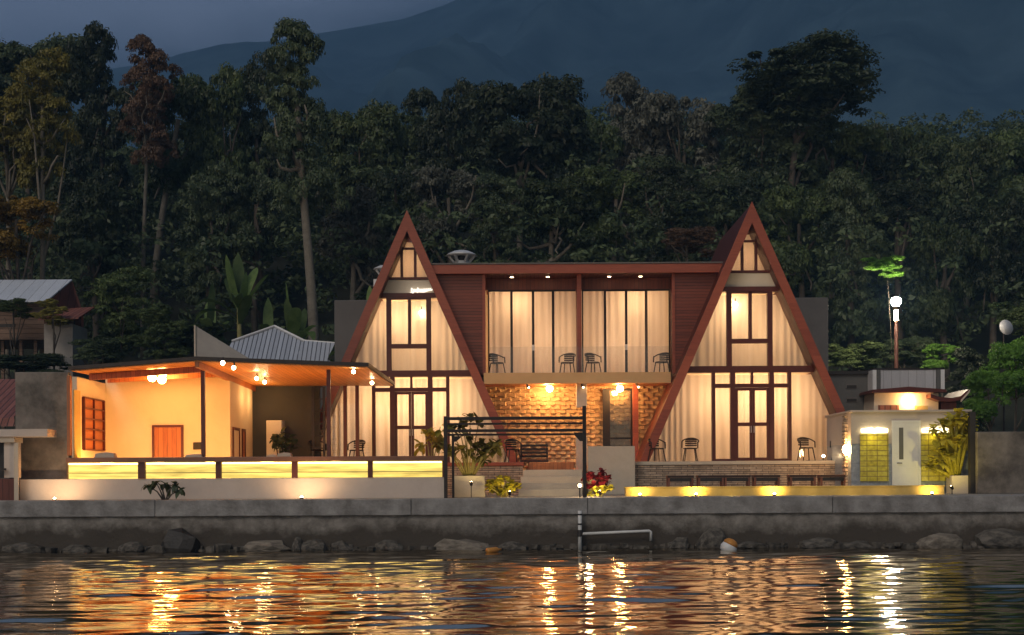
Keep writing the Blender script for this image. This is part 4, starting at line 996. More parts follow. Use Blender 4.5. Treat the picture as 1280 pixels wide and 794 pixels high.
# bushes and small trees behind the buildings
low = [(66, 376, 408, 22, 11.6, 'tall', 'leaf_lamplit_olive', 'small leafy shrub half covering the eave of the bluish-roofed hut'),
 (18, 372, 402, 26, 11.8, 'broad', 'leaf_mid', 'green shrub in front of the bluish hut roof at the left edge'),
 (152, 340, 450, 48, 15, 'tall', 'leaf_mid', 'bushy sapling right of the hut, behind the pavilion roof'),
 (205, 385, 455, 36, 13, 'tall', 'leaf_mid', 'leafy shrub below the tall bare pale trunk'),
 (128, 420, 470, 36, 11.5, 'broad', 'leaf_dark', 'low dark shrub between the hut and the pavilion roof'),
 (30, 438, 480, 55, 10.5, 'broad', 'leaf_dark', 'low dark hedge-like shrub below the hut'),
 (250, 395, 455, 40, 15, 'broad', 'leaf_dark', 'dark shrub between leafy shrub and banana plants'),
 (1068, 425, 480, 44, 12, 'broad', 'leaf_mid', 'low green shrub above the dark wall right of the right A-frame'),
 (1130, 415, 480, 42, 14, 'broad', 'leaf_dark', 'dark shrub around the street lamp pole'),
 (1178, 424, 478, 26, 11, 'broad', 'leaf_bright', 'bright green rounded shrub just right of the street lamp'),
 (1212, 440, 545, 34, 9.5, 'tall', 'leaf_dark', 'dark shrub behind the yellow-lit planter'),
 (1268, 408, 552, 50, 4.5, 'broad', 'leaf_bright', 'bright green bush above the brown wall on the right edge'),
 (1236, 452, 550, 34, 3.2, 'broad', 'leaf_bright', 'smaller bright green bush at the left side of the large bright bush'),
 (1282, 372, 432, 40, 12, 'broad', 'leaf_mid', 'green tree top over the bright bush at the right edge')]
for a in low: T(*a, r0=.07, name='shrub', cat='shrub', nl=4)
# lit spray near the lamp
T(1107, 319, 350, 27, 8.9, 'broad', 'leaf_bright', 'young tree with bright green crown lit just above the street lamp', 'bark_dark', .012, 1120, 2, 0, name='young_tree')

# forest filling the hillside
def forest():
    r = np.random.default_rng(21); Ps = []; Ns = []
    n = 8000; X = r.uniform(-48, 48, n); Y = 19 + 55*r.random(n)**.8; k = 42
    for x, y in zip(X, Y):
        if abs(x) > (y+50)*.47: continue
        g = ground(x, y); h = (8.5 if y < 50 else 4.5)*r.random()**1.1
        # stay below the skyline row of trees
        c = np.array((x, y, g+h)); q = r.normal(size=(k, 3)); q /= np.linalg.norm(q, axis=1, keepdims=True); q[:, 2] = np.where(q[:, 2] < -.2, -q[:, 2], q[:, 2])
        rr = r.uniform(.5, 1.1); Ps.append(c+q*(.6+.5*r.random((k, 1)))*rr*np.array([1, 1, .6])); nn = q*.7+r.normal(size=(k, 3))*.5+np.array([0, 0, .3]); Ns.append(nn/np.linalg.norm(nn, axis=1, keepdims=True))
    P = np.concatenate(Ps); V, Fq = leaves(P, np.concatenate(Ns), .17*np.ones(len(P)), .5, r)
    o = struct(link('forest', np_mesh('forest', V, Fq, 'leaf_dark')), 'stuff'); tag(o, 'dark mass of forest covering the hillside between the larger trees', 'forest')
forest()

# banana plants
def banana_leaf(mb, base, az, length, width, rise, droop, fold=.25):
    n = 9; pts = []
    d = np.array((math.cos(az), math.sin(az), 0))
    for i in range(n):
        t = i/(n-1); pts.append(np.array(base) + d*length*(math.sin(t*1.2)/1.2*math.cos(rise)) + np.array((0, 0, length*(t*math.sin(rise) - droop*t*t))))
    side = np.array((-math.sin(az), math.cos(az), 0)); v = []; f = []
    for i, p in enumerate(pts):
        t = i/(n-1); w_ = width*min(1, t*4)*(1-max(0, (t-.55)/.45)**2)*.5 + .015
        v += [p - side*w_ + np.array((0, 0, fold*w_)), p, p + side*w_ + np.array((0, 0, fold*w_))]
    for i in range(n-1):
        for k in (0, 1): f.append((3*i+k, 3*i+k+1, 3*i+k+4, 3*i+k+3))
    mb.add(v, f)
def banana(px, pbase, Y, ytop, label, seed, nl=9, dry=0):
    r = random.Random(seed); x, zt = PX(px, ytop, Y); gz = ground(x, Y)-.1; H = zt-gz; hs_ = H*.64
    t = thing('banana_plant', label, 'banana plant', (x, Y, gz), 0, 'banana plants behind the bar')
    MB().tube([(0, 0, 0), (.05, 0, hs_*.5), (0, 0, hs_)], [.17, .14, .09], 9).build('stem', 'stem', t, True)
    for k in range(nl):
        az = k*2.4+seed; rise = r.uniform(.35, 1.5); ln = H*r.uniform(.28, .40); mb = MB()
        banana_leaf(mb, (0, 0, hs_*r.uniform(.85, 1)), az, ln, ln*.17, rise, r.uniform(.3, .8)*(1.5-rise)+.08)
        mb.build('leaf', 'leaf_dry' if k < dry else 'leaf_banana', t, True)
banana(298, 0, 14, 288, 'tallest banana plant with one upright leaf, left of the grey house roof', 3, 11)
banana(366, 0, 12.5, 340, 'banana plant with upright leaves right above the blue-grey gable roof', 5, 9)
banana(398, 0, 12, 372, 'banana plant with dry tan leaf stalk beside the grey rear block', 8, 8, 2)
banana(468, 0, 15, 340, 'banana plant peeking out behind the left A-frame slope', 2, 6)
banana(335, 0, 15, 365, 'lower banana plant with arching leaves between its two taller neighbours', 11, 8)
banana(262, 0, 15, 340, 'leftmost banana plant with long drooping dark leaves', 14, 9)

# planted leafy shrubs near the lake edge
def leafy_plant(name, label, cat, x, Y, z, stems, size, per, m, seed, stem_m='stem', lit=None, aspect=.32, group=None, sr=.02, droop=.2):
    r = np.random.default_rng(seed); rr = random.Random(seed)
    t = thing(name, label, cat, (x, Y, z), 0, group); mb = MB(); P = []; Nn = []; V_ = []; F_ = []
    lm = MB()
    for (ex, ey, ez) in stems:
        mid_ = (ex*.45+rr.uniform(-.06, .06), ey*.4, ez*.55)
        mb.tube([(ex*.12, ey*.1, 0), mid_, (ex, ey, ez)], [sr*1.3, sr, sr*.6], 6)
        for k in range(per):
            az = rr.uniform(0, 6.28); tt = rr.uniform(.72, 1.0); b = (mid_[0]+(ex-mid_[0])*tt, mid_[1]+(ey-mid_[1])*tt, mid_[2]+(ez-mid_[2])*tt)
            ln = size*rr.uniform(.6, 1.15); banana_leaf(lm, b, az, ln, ln*aspect*2, rr.uniform(-.5, .95), rr.uniform(.1, .7)*droop*3, .2)
    mb.build('stem', stem_m, t, True); lm.build('foliage', m, t, True)
    return t
x, z = PX(590, 608, -5.6)
def planter(px0, px1, yt, yb, Y, label, m='pink_wall', d=.55):
    x0, x1 = X_(px0, Y), X_(px1, Y); t = thing('planter_box', label, 'planter', ((x0+x1)/2, Y, DECK), 0, 'plain planter boxes'); a = (x1-x0)/2; h = Z_(yt, Y)-DECK
    b = MB(); w_ = .06; b.box(-a, a, 0, w_, 0, h); b.box(-a, a, d-w_, d, 0, h); b.box(-a, -a+w_, w_, d-w_, 0, h); b.box(a-w_, a, w_, d-w_, 0, h); b.build('box', m, t, bevel=.01)
    MB().box(-a+w_, a-w_, w_, d-w_, 0, h-.06).build('soil', 'soil', t)
    return (x0+x1)/2, Y+d/2, DECK+h-.07
def fan(n, spread, h0, h1, seed, dy=.25):
    r = random.Random(seed); return [(spread*(2*(i+.5)/n-1)+r.uniform(-.1, .1), r.uniform(-dy, dy), r.uniform(h0, h1)) for i in range(n)]
p = planter(566, 606, 594.5, 620, -6.3, 'grey planter box standing inside the gate posts', 'step_stone')
leafy_plant('ornamental_tree', 'tall leafy potted shrub rising behind the gate posts', 'shrub', *p, fan(20, .95, .5, 1.95, 4, .4), .34, 20, 'leaf_lamplit_olive', 4, group=None, aspect=.2)
x = X_(540, -5.4); leafy_plant('ornamental_tree', 'slim arching plant with yellow tips left of the gate behind the counter', 'shrub', x, -5.4, DECK, fan(6, .45, 1.6, 2.35, 9, .3), .4, 9, 'leaf_yellow', 9, aspect=.16)
x = X_(630, -6.4); leafy_plant('croton_bush', 'low croton bush lit bright yellow beside the steps', 'bush', x, -6.4, DECK, fan(22, .46, .12, .62, 12, .3), .2, 18, 'leaf_croton', 12, aspect=.3)
x = X_(747, -6.4); leafy_plant('crimson_bush', 'low crimson-leaved bush right of the gate post', 'bush', x, -6.4, DECK, fan(20, .34, .2, .78, 13, .25), .2, 18, 'leaf_crimson', 13, aspect=.25)
x = X_(749, -6.75); leafy_plant('croton_bush', 'tiny pale yellow plant under the crimson-leaved bush', 'bush', x, -6.75, DECK, fan(12, .3, .08, .28, 15, .12), .15, 14, 'leaf_croton', 15, aspect=.3)
p = planter(1190, 1221, 597.5, 616, -4.3, 'pale planter box under the yellow-lit plant at the right', 'beige_stone')
leafy_plant('frangipani_plant', 'yellow-lit broad-leaved plant with thick stems on the right planter', 'shrub', p[0]-.2, p[1], p[2], fan(17, .62, .7, 2.15, 21, .35) + [(-.75, -.15, .6), (-.6, -.1, .95), (-.85, 0, .35), (.35, 0, 1.75), (.55, 0, 1.6)], .36, 16, 'leaf_yellow', 21, 'leaf_yellow', aspect=.24, sr=.06)
x = X_(206, -8.45); leafy_plant('sapling', 'small dark drooping sapling in front of the pale wall', 'sapling', x, -8.45, DECK, [(0, 0, .48), (-.25, 0, .5), (.32, 0, .46), (.5, 0, .3), (-.5, 0, .42)], .3, 9, 'leaf_dark', 31, 'bark_dark', aspect=.2, droop=.5)
x = X_(354, -1.6); leafy_plant('potted_plant', 'dark potted plant beside the white cabinet behind the bar', 'plant', x, -1.6, DECK, fan(9, .35, .9, 2.2, 33, .2), .32, 10, 'leaf_dark', 33, 'bark_dark', aspect=.28)
# lamps that light the planting
def plant_light(px, Y, dz_, label, w_, aim, col=(1, .68, .2)):
    x = X_(px, Y); t = thing('garden_spotlight', label, 'light', (x, Y, DECK), 0, 'garden spotlights')
    MB().tube([(0, 0, 0), (0, 0, dz_-.04)], .014, 6).build('stake', 'black', t)
    MB().tube([(0, -.05, dz_-.03), (0, .05, dz_+.02)], [.04, .055], 8).build('housing', 'black', t)
    MB().ball((0, .06, dz_+.03), .042, 8).build('lens', 'spotbulb', t, True)
    lamp('garden_light', (x, Y+.02, DECK+dz_+.12), w_, col, .04, 150, (x+aim[0], Y+aim[1], DECK+dz_+aim[2]))
plant_light(637, -7.2, .12, 'garden spotlight in front of the yellow croton bush', 26, (0, .8, .35))
plant_light(750, -7.3, .12, 'garden spotlight in front of the crimson-leaved bush', 20, (0, .8, .35), (1, .75, .45))
plant_light(589, -6.9, .4, 'garden spotlight aimed up at the shrub inside the gate', 14, (0, .6, 1.2))
plant_light(1190, -5.4, .2, 'garden spotlight at the foot of the yellow-lit plant', 42, (.1, .9, 1.4), (1, .8, .16))

# ------------------------------------------------------------------ gate frame at the quay edge
def gate():
    t = thing('steel_gate', 'black steel gate frame with double top rails standing on the quay edge', 'gate', (0, 0, 0))
    Y = -8.1; Y2 = -7.5
    def post(px0, px1, yt, Y_): MB().box(X_(px0, Y_), X_(px1, Y_), Y_-.05, Y_+.05, DECK, Z_(yt, Y_)).build('post', 'black', t, bevel=.006)
    post(555, 559.5, 520, Y); post(565, 568, 543, Y2); post(728.5, 733, 508, Y)
    def rail(yt, yb, Y_, p0=559.5, p1=728.5): MB().box(X_(p0, Y_), X_(p1, Y_), Y_-.035, Y_+.035, Z_(yb, Y_), Z_(yt, Y_)).build('rail', 'black', t, bevel=.005)
    rail(521, 525, Y); rail(528.5, 531, Y2, 557, 731); rail(536.5, 540, Y); rail(542, 544.5, Y2, 557, 731)
    b = MB(); x0, x1 = X_(718, Y), X_(729, Y); z0, z1 = Z_(552, Y), Z_(541, Y); b.prism([(x1-.09, z0), (x1, z0), (x1, z1), (x0, z1), (x0, z1-.07)], Y-.03, Y+.03); b.build('bracket', 'black', t)
    b = MB(); x0, x1 = X_(568, Y2), X_(576, Y2); z0, z1 = Z_(552, Y2), Z_(545, Y2); b.prism([(x0, z0), (x0+.05, z0), (x1, z1-.05), (x1, z1), (x0, z1)], Y2-.03, Y2+.03); b.build('bracket', 'black', t)
gate()
def bollard():
    Y = -7.9; x = X_(726, Y)-.03; t = thing('path_light', 'small round path light at the foot of the right gate post', 'light', (x, Y, DECK))
    MB().tube([(0, 0, 0), (0, 0, .3)], .02, 6).build('stake', 'black', t); MB().ball((0, 0, .34), .05, 10).build('globe', 'downlight', t, True)
bollard()

# ------------------------------------------------------------------ low ochre wall, benches
Y = -6.0; xa, xb = X_(782, Y), X_(1180, Y); zt = Z_(609.5, Y)
t = thing('low_wall', 'long low ochre wall along the quay lit by two yellow spotlights', 'wall', (0, 0, 0))
MB().box(xa, xb, Y, Y+.35, DECK, zt-.04).build('wall_face', 'gold_wall', t); MB().box(xa-.03, xb+.03, Y-.03, Y+.38, zt-.037, zt).build('cap', 'gold_wall', t, bevel=.008)
for px, lab in ((870, 'spotlight washing the low ochre wall, left one below the benches'), (968, 'spotlight washing the low ochre wall, middle one below the double door'), (1165, 'spotlight at the right end of the low ochre wall'), (800, 'spotlight at the left end of the low ochre wall')):
    ground_light(px, -6.28, lab, 34 if px in (870, 968) else 18, (1, .66, .14), (0, .5, .25), 'spotlights along the low ochre wall')
for px in (830, 915, 1015, 1065, 1110): lamp('wall_wash', (X_(px, -6.5), -6.5, DECK+.12), 3.4, (1, .66, .14), .05)
def make_bench():
    t = thing('low_bench', '', 'bench')
    MB().box(-.55, .55, 0, .5, .44, .5).build('seat', 'bench_wood', t, bevel=.008)
    MB().box(-.5, .5, .03, .47, .34, .435).build('apron', 'dark_void', t)
    for sx_ in (-.53, .45):
        for sy in (.02, .4): MB().box(sx_, sx_+.08, sy, sy+.08, 0, .437).build('leg', 'bench_wood', t)
    return t
bn = make_bench()
for i, (px, lab) in enumerate(((851, 'leftmost low wooden bench before the stone plinth'), (889, 'second low wooden bench from the left before the plinth'), (922, 'third low wooden bench from the left before the plinth'), (959, 'fourth low wooden bench from the left before the plinth'), (1004, 'fifth low wooden bench from the left before the plinth'), (1042, 'rightmost low wooden bench, next to the stone pillar'))):
    o = bn if i == 0 else dup(bn)
    o.location = (X_(px, -3.0), -3.0, DECK+.07*0); o['label'] = lab; o['category'] = 'bench'; o['group'] = 'low benches before the plinth'; o.rotation_euler = (0, 0, 0)
    for c in children(o): c.scale = (.78, 1, 1.25)

# ------------------------------------------------------------------ bath house on the right
def bath():
    t = thing('bath_house', 'small taupe bath house with white door and yellow tiled side panels', 'building', (0, 0, 0))
    Y = -3.4; x0, x1 = X_(1064, Y), X_(1212, Y); zt = Z_(518, Y) ; zm = Z_(557, Y)
    MB().box(x0, x1, Y, -.2, zm+.0, zt).build('upper_wall', 'bath_wall', t); MB().box(x0, x1, Y+.01, -.2, DECK, zm-.003).build('lower_wall', 'blue_tile', t)
    MB().box(x0-.04, x1+.06, Y-.1, -.1, zt+.003, zt+.07).build('parapet_cap', 'bath_wall', t, bevel=.01)
    for p0, p1 in ((1075, 1110), (1151, 1185)):
        a, b = X_(p0, Y), X_(p1, Y); za, zb = Z_(604, Y), Z_(545, Y)
        MB().box(a, b, Y-.06, Y-.003, za, zb).build('tiled_panel', 'yellow_tile', t)
        l = MB().tube([(a+.03, Y-.08, zb+.10), ((a+b)/2-.1, Y-.08, zb+.12), ((a+b)/2, Y-.08, zb+.09), ((a+b)/2+.1, Y-.08, zb+.12), (b-.03, Y-.08, zb+.10)], [.07, .1, .08, .1, .07], 10).build('light_tube', 'steel_white', t, True)
        l.data.materials.clear(); l.data.materials.append(M['boxlight'])
    d0, d1 = X_(1118, Y), X_(1147.5, Y); dt = Z_(531.5, Y)
    f = MB(); f.box(d0-.08, d0-.003, Y-.05, Y-.003, DECK, dt+.08); f.box(d1+.003, d1+.08, Y-.05, Y-.003, DECK, dt+.08); f.box(d0-.003, d1+.003, Y-.05, Y-.003, dt+.003, dt+.08); f.build('door_frame', 'white_paint', t)
    d = MB().box(d0, d1, Y-.045, Y-.006, DECK+.01, dt).build('door', 'white_paint', t)
    MB().box(d0+.14, d0+.28, Y-.05, Y-.0455, DECK+1.1, dt-.15).build('pane', 'dark_wall', d)
    MB().box(d0+.12, d1-.1, Y-.055, Y-.0455, DECK+.15, DECK+.85).build('lower_panel', 'white_paint', d, bevel=.008)
    MB().tube([(d0+.09, Y-.046, DECK+.98), (d0+.09, Y-.1, DECK+.98), (d0+.22, Y-.1, DECK+.98)], .016, 6).build('handle', 'black', d)
M['boxlight'] = mat_emit('light_box_glow', (1, .82, .42), 3.6)
bath()
for px in (1092, 1168): lamp('panel_wash', (X_(px, -3.7), -3.72, Z_(540, -3.4)-.12), 5, (1, .82, .2), .08, 160, (X_(px, -3.4), -3.45, DECK+.5))
def pillar():
    Y = -2.9; x0, x1 = X_(1055.5, Y), X_(1063.5, Y); t = thing('stone_pillar', 'rough stone pillar with glowing wall lamp between terrace and bath house', 'pillar', ((x0+x1)/2, Y, DECK)); r = random.Random(8)
    a = (x1-x0)/2; mb = MB(); z = 0; H = Z_(520, Y)-DECK
    while z < H-.05:
        h = r.uniform(.11, .19); h = min(h, H-z); j = r.uniform(-.02, .025); mb.box(-a-j, a+j, -.1-j, .25, z, z+h-.012); z += h
    mb.build('stones', 'pillar_stone', t, bevel=.015)
    x, z = PX(1057, 562, Y-.2); l = thing('wall_lamp', 'glowing round wall lamp on the stone pillar', 'lamp', (x, Y-.1, z))
    MB().tube([(0, -.02, -.13), (0, -.1, -.1)], .02, 6).build('bracket', 'black', l); MB().ball((0, -.14, 0), .11, 12, 1.3).build('globe', 'globe', l, True)
pillar()
def flood(px, py, Y, label):
    x, z = PX(px, py, Y); t = thing('floodlight', label, 'light', (x, Y, TERR), 0, 'small floodlights')
    MB().box(-.02, .02, -.02, .02, 0, z-TERR).build('stand', 'black', t); MB().box(-.06, .06, -.03, .03, z-TERR, z-TERR+.1).build('housing', 'black', t); MB().ball((0, -.035, z-TERR+.05), .05, 10, .9).build('lens', 'spotbulb', t, True)
flood(1029, 572, -1.1, 'small bright floodlight on the terrace edge near the stone pillar')

# structures behind the bath house
def rear_hut():
    Y = .9; x0, x1 = X_(1090, Y), X_(1177, Y); z0, zt = 1.4, Z_(494, Y)
    t = thing('pump_hut', 'small cream hut lit from its front wall, under the pale cladding box', 'hut', (0, 0, 0))
    MB().prism([(x0-.05, z0), (x1-.1, z0), (x1-.1, zt), (x0+.1, zt)], Y, 5).build('wall', 'cream', t)
    MB().box(X_(1098, Y), X_(1124, Y), Y-.03, Y-.003, Z_(516, Y), Z_(509, Y)).build('red_panel', 'roof_rust', t); MB().box(X_(1144, Y), X_(1160, Y), Y-.03, Y-.003, Z_(516, Y), Z_(510, Y)).build('tan_panel', 'gold_wall', t)
    MB().prism([(x0-.1, zt), (x1+.1, zt), (x1+.05, zt+.1), ((x0+x1)/2, zt+.2), (x0-.05, zt+.1)], Y-.35, 5.1).build('roof', 'frame', t)
    l = thing('hut_lamp', 'bright lamp on the front wall of the cream hut', 'lamp', (X_(1136, Y), Y-.15, Z_(504, Y)))
    MB().ball((0, 0, 0), .1, 12).build('globe', 'globe', l, True); MB().tube([(0, 0, 0), (0, .15, .06)], .025, 6).build('bracket', 'black', l)
    # thatched eave with upturned tip
    p = thing('eave_canopy', 'dark canopy with upturned pale tip right of the cream hut', 'canopy', (0, 0, 0))
    mb = MB(); pts = [(1160, 495), (1172, 499), (1186, 500), (1197, 498), (1207, 489)]; up = [PX(a, b, Y-.2) for a, b in pts]
    poly = [(a, b-.08) for a, b in up] + [(a, b+.05) for a, b in reversed(up)]; mb.prism(poly, Y-.5, Y+1.6); mb.build('roof', 'frame', p)
    MB().prism([(up[-2][0], up[-2][1]-.15), (up[-1][0], up[-1][1]-.09), (up[-1][0]+.04, up[-1][1]+.03), (up[-2][0], up[-2][1]-.08)], Y-.56, Y-.503).build('tip_board', 'beige_stone', p)
    MB().box(X_(1178, Y), X_(1197, Y), Y+.1, Y+1.2, 1.4, Z_(500, Y)-.1).build('booth', 'hut_red', p)
    # pale cladding box above
    Y2 = 1.6; a, b = X_(1091, Y2), X_(1181, Y2); k = thing('roof_tank', 'pale grey metal clad box with ribbed ends above the cream hut', 'tank', ((a+b)/2, Y2, Z_(492.5, Y2))); w_ = (b-a)/2; h = Z_(464, Y2)-Z_(492.5, Y2)
    MB().box(-w_+.3, w_-.3, 0, 2.4, .08, h-.03).build('panel', 'tank', k); MB().box(-w_, w_, -.03, 2.5, 0, .075).build('base', 'black', k); MB().box(-w_, w_, -.03, 2.5, h-.027, h+.03).build('lid', 'black', k)
    for s_ in (-1, 1):
        for o_, m_ in ((.07, 'white_paint'), (.22, 'dark_wall')): MB().box(s_*(w_-o_)-.068, s_*(w_-o_)+.068, -.05, 2.4, .08, h-.03).build('rib', m_, k)
rear_hut()
def dark_house():
    Y = 2.2; x0, x1 = X_(1036, Y), X_(1100, Y); t = thing('dark_shed', 'dark grey shed with two slit windows between right A-frame and cream hut', 'shed', (0, 0, 0))
    MB().box(x0, x1, Y, 6, 1.3, Z_(470.5, Y)).build('wall', 'dark_wall', t); MB().box(x0-.05, x1+.05, Y-.1, 6.1, Z_(470.5, Y)+.003, Z_(468, Y)+.05).build('roof', 'dark_void', t)
    for yt in (482, 499):
        f = MB().box(X_(1058, Y), X_(1072, Y), Y-.03, Y-.003, Z_(yt+6, Y), Z_(yt, Y)).build('window', 'grey_wall', t); MB().box(X_(1059, Y), X_(1071, Y), Y-.036, Y-.031, Z_(yt+5.5, Y), Z_(yt+2, Y)).build('pane', 'dark_void', f)
dark_house()
tag(MB().box(X_(1222, -5), X_(1222, -5)+25, -5, -4.8, DECK, Z_(543, -5)).build('boundary_wall', 'roughcast', None, bevel=.02), 'brown weathered boundary wall at the right edge of the quay', 'wall')
tag(MB().box(X_(1213, -4.6), X_(1220, -4.6), -4.6, -4.4, DECK, Z_(518, -4.6)).build('boundary_post', 'dark_void', None), 'slim dark post between the bath house and the boundary wall', 'post')
# street lamp
def street_lamp():
    Y = 8.0; x, z = PX(1120, 378, Y); gz = 1.38; t = thing('street_lamp', 'burning white street lamp on a slim brown pole right of the A-frames', 'street lamp', (x, Y, gz)); h = z-gz
    MB().tube([(0, 0, 0), (0, 0, h*.5), (0, 0, h-.3)], [.10, .085, .07], 10).build('pole', 'bench_wood', t, True)
    MB().lathe([(.09, h-.3), (.16, h-.22), (.16, h-.17)], (0, 0, 0), 12).build('collar', 'black', t)
    MB().lathe([(.03, h-.17), (.13, h-.13), (.2, h-.02), (.21, h+.07), (.15, h+.17), (.04, h+.21)], (0, 0, 0), 14).build('bulb', 'white_bulb', t, True)
    MB().lathe([(.078, h-.75), (.074, h-.31)], (0, 0, 0), 12).build('lit_neck', 'spotbulb', t, True)  # pole top below the bulb, its lamplight painted on as emission
street_lamp()
# pale disc-like dish in the trees at the right
def dish():
    Y = 10; x, z = PX(1256, 410, Y); g = ground(x, Y); t = thing('satellite_dish', 'pale round satellite dish above the bright green bush', 'dish', (x, Y, g))
    MB().lathe([(.02, 0), (.16, .02), (.27, .05), (.33, .09), (.33, .1)], (0, 0, 0), 18).build('dish', 'steel_white', t, True)
    d = children(t)[0]; d.location = (0, 0, z-g); d.rotation_euler = (R(80), 0, R(15))
    MB().tube([(0, .2, 0), (0, .12, z-g)], .04, 6).build('mast', 'black', t)
dish()

# ------------------------------------------------------------------ house with corrugated roof, village hut
def blue_house():
    Y = 7.0; t = thing('village_house', 'low house with blue-grey corrugated gable roof behind the bar pavilion', 'house', (0, 0, 0))
    pk = PX(333, 402, Y); le = PX(283, 424, Y); re = PX(376, 424, Y); zb = Z_(452, Y)
    # roof facing the lake: sloping sheet
    def sheet(pts, dy, name, m):
        mb = MB(); n = len(pts); v = [(a, Y + (c-zb)*dy, c) for a, c in pts] + [(a, Y+(c-zb)*dy+.04, c+.03) for a, c in pts]
        mb.add(v, [tuple(range(n)), tuple(range(2*n-1, n-1, -1))] + [(i, i+n, (i+1) % n+n, (i+1) % n) for i in range(n)]); return mb.build(name, m, t)
    sheet([(le[0]-.3, zb), (re[0]+1.2, zb), (re[0], re[1]), pk, le], 1.1, 'roof', 'roof_blue')
    rr = PX(415, 428, Y); sheet([(re[0]-.3, zb), (rr[0]-.25, zb), (rr[0], rr[1]+.02), (re[0], re[1]+.0)], .9, 'lean_to_roof', 'roof_blue')
    mb = MB(); 
    for a, b in ((le, pk), (pk, re), (re, (rr[0], rr[1]+.02))):
        mb.tube([(a[0], Y+(a[1]-zb)*1.1-.03, a[1]+.03), (b[0], Y+(b[1]-zb)*1.1-.03, b[1]+.03)], .06, 6)
    mb.build('ridge_cap', 'steel_white', t)
    MB().box(le[0]-.2, re[0]+1.4, Y+.1, Y+4, 1.3, zb-.02).build('wall', 'grey_wall', t)
blue_house()
Y = .3; pts = [PX(245, 408, Y), PX(245, 452, Y), PX(318, 452, Y), PX(284, 431, Y)]
t = thing('parapet_fin', 'grey triangular parapet wall rising above the pavilion roof peak', 'wall', (0, 0, 0))
z0 = 1.3; MB().prism([(pts[0][0], z0), (pts[2][0], z0), (pts[2][0], pts[2][1]), (pts[0][0], pts[0][1])], Y, Y+.25).build('wall_face', 'step_stone', t)
MB().prism([(pts[0][0]-.06, z0), (pts[0][0]-.003, z0), (pts[0][0]-.003, pts[0][1]+.02), (pts[0][0]-.06, pts[0][1]+.04)], Y-.05, Y+.3).build('edge_strip', 'beige_stone', t)
def hut():
    Y = 13.0; t = thing('village_hut', 'weathered wooden hut with bluish metal roof below the amber-tinted tree', 'hut', (0, 0, 0))
    g = ground(-18, Y)-.3
    xr, ze = PX(62, 379, Y); xl, zr = PX(-40, 343, Y); xr2, _ = PX(70, 344, Y)
    # roof sheet (slope towards the lake)
    mb = MB(); v = [(xl, Y-.4, ze), (xr, Y-.4, ze), (xr2+.05, Y+2, zr), (xl, Y+2, zr)]; v2 = [(a, b, c+.06) for a, b, c in v]
    mb.add(v+v2, [(3, 2, 1, 0), (4, 5, 6, 7), (0, 1, 5, 4), (1, 2, 6, 5), (2, 3, 7, 6), (3, 0, 4, 7)]); mb.build('roof', 'hut_roof', t)
    zf = PX(30, 425, Y)[1]; MB().box(xl, xr-.25, Y, Y+4, zf, ze-.02).build('wall', 'hut_wood', t)
    MB().box(xl, xr-.1, Y-.35, Y-.003, zf-.02, zf+.08).build('porch_rail', 'hut_wood', t)
    mb = MB(); mb.add([(xr-.2, Y, zf), (xr+.8, Y+2.2, zf-.4), (xr2+.5, Y+2.2, ze-.2), (xr2+.05, Y+2, zr), (xr-.1, Y, ze)], [(0, 1, 2, 3, 4)])
    w_ = mb.build('gable_wall', 'hut_red', t); sd_ = w_.modifiers.new('thick', 'SOLIDIFY'); sd_.thickness = .08
    for px in (5, 28, 46): xx = X_(px, Y+.2); MB().box(xx-.07, xx+.07, Y+.1, Y+.24, g, zf-.023).build('stilt', 'hut_wood', t)
    MB().box(X_(5, Y)-.2, X_(12, Y)+.3, Y-.02, Y-.003, PX(8, 409, Y)[1], PX(8, 405, Y)[1]).build('window', 'dark_void', t)
    # lean-to with grey block wall and red roof
    s = thing('lean_to_shed', 'pale grey block lean-to with faded red roof beside the hut', 'shed', (0, 0, 0)); Y2 = 12.4
    a, zt_ = PX(55, 405, Y2); b, zb_ = PX(91, 444, Y2)
    MB().box(a, b, Y2, Y2+2, ground(a, Y2)-.4, zt_).build('wall', 'step_stone', s)
    c0, d0 = PX(52, 401, Y2); c1, d1 = PX(103, 399, Y2)
    mb = MB(); v = [(c0, Y2-.5, d0-.05), (c1, Y2-.5, d1-.05), (c1-.1, Y2+2, d1+.75), (c0+.3, Y2+2, d0+.75)]; v2 = [(p_[0], p_[1], p_[2]+.06) for p_ in v]
    mb.add(v+v2, [(3, 2, 1, 0), (4, 5, 6, 7), (0, 1, 5, 4), (1, 2, 6, 5), (2, 3, 7, 6), (3, 0, 4, 7)]); mb.build('roof', 'roof_rust', s)
    for xx in (a+.06, b-.06): MB().box(xx-.06, xx+.06, Y2+.05, Y2+.17, zt_, d0+.05).build('post', 'hut_wood', s)
    MB().box(a+.13, b-.13, Y2+.6, Y2+.7, zt_, d0+.05).build('back_panel', 'dark_void', s)
hut()
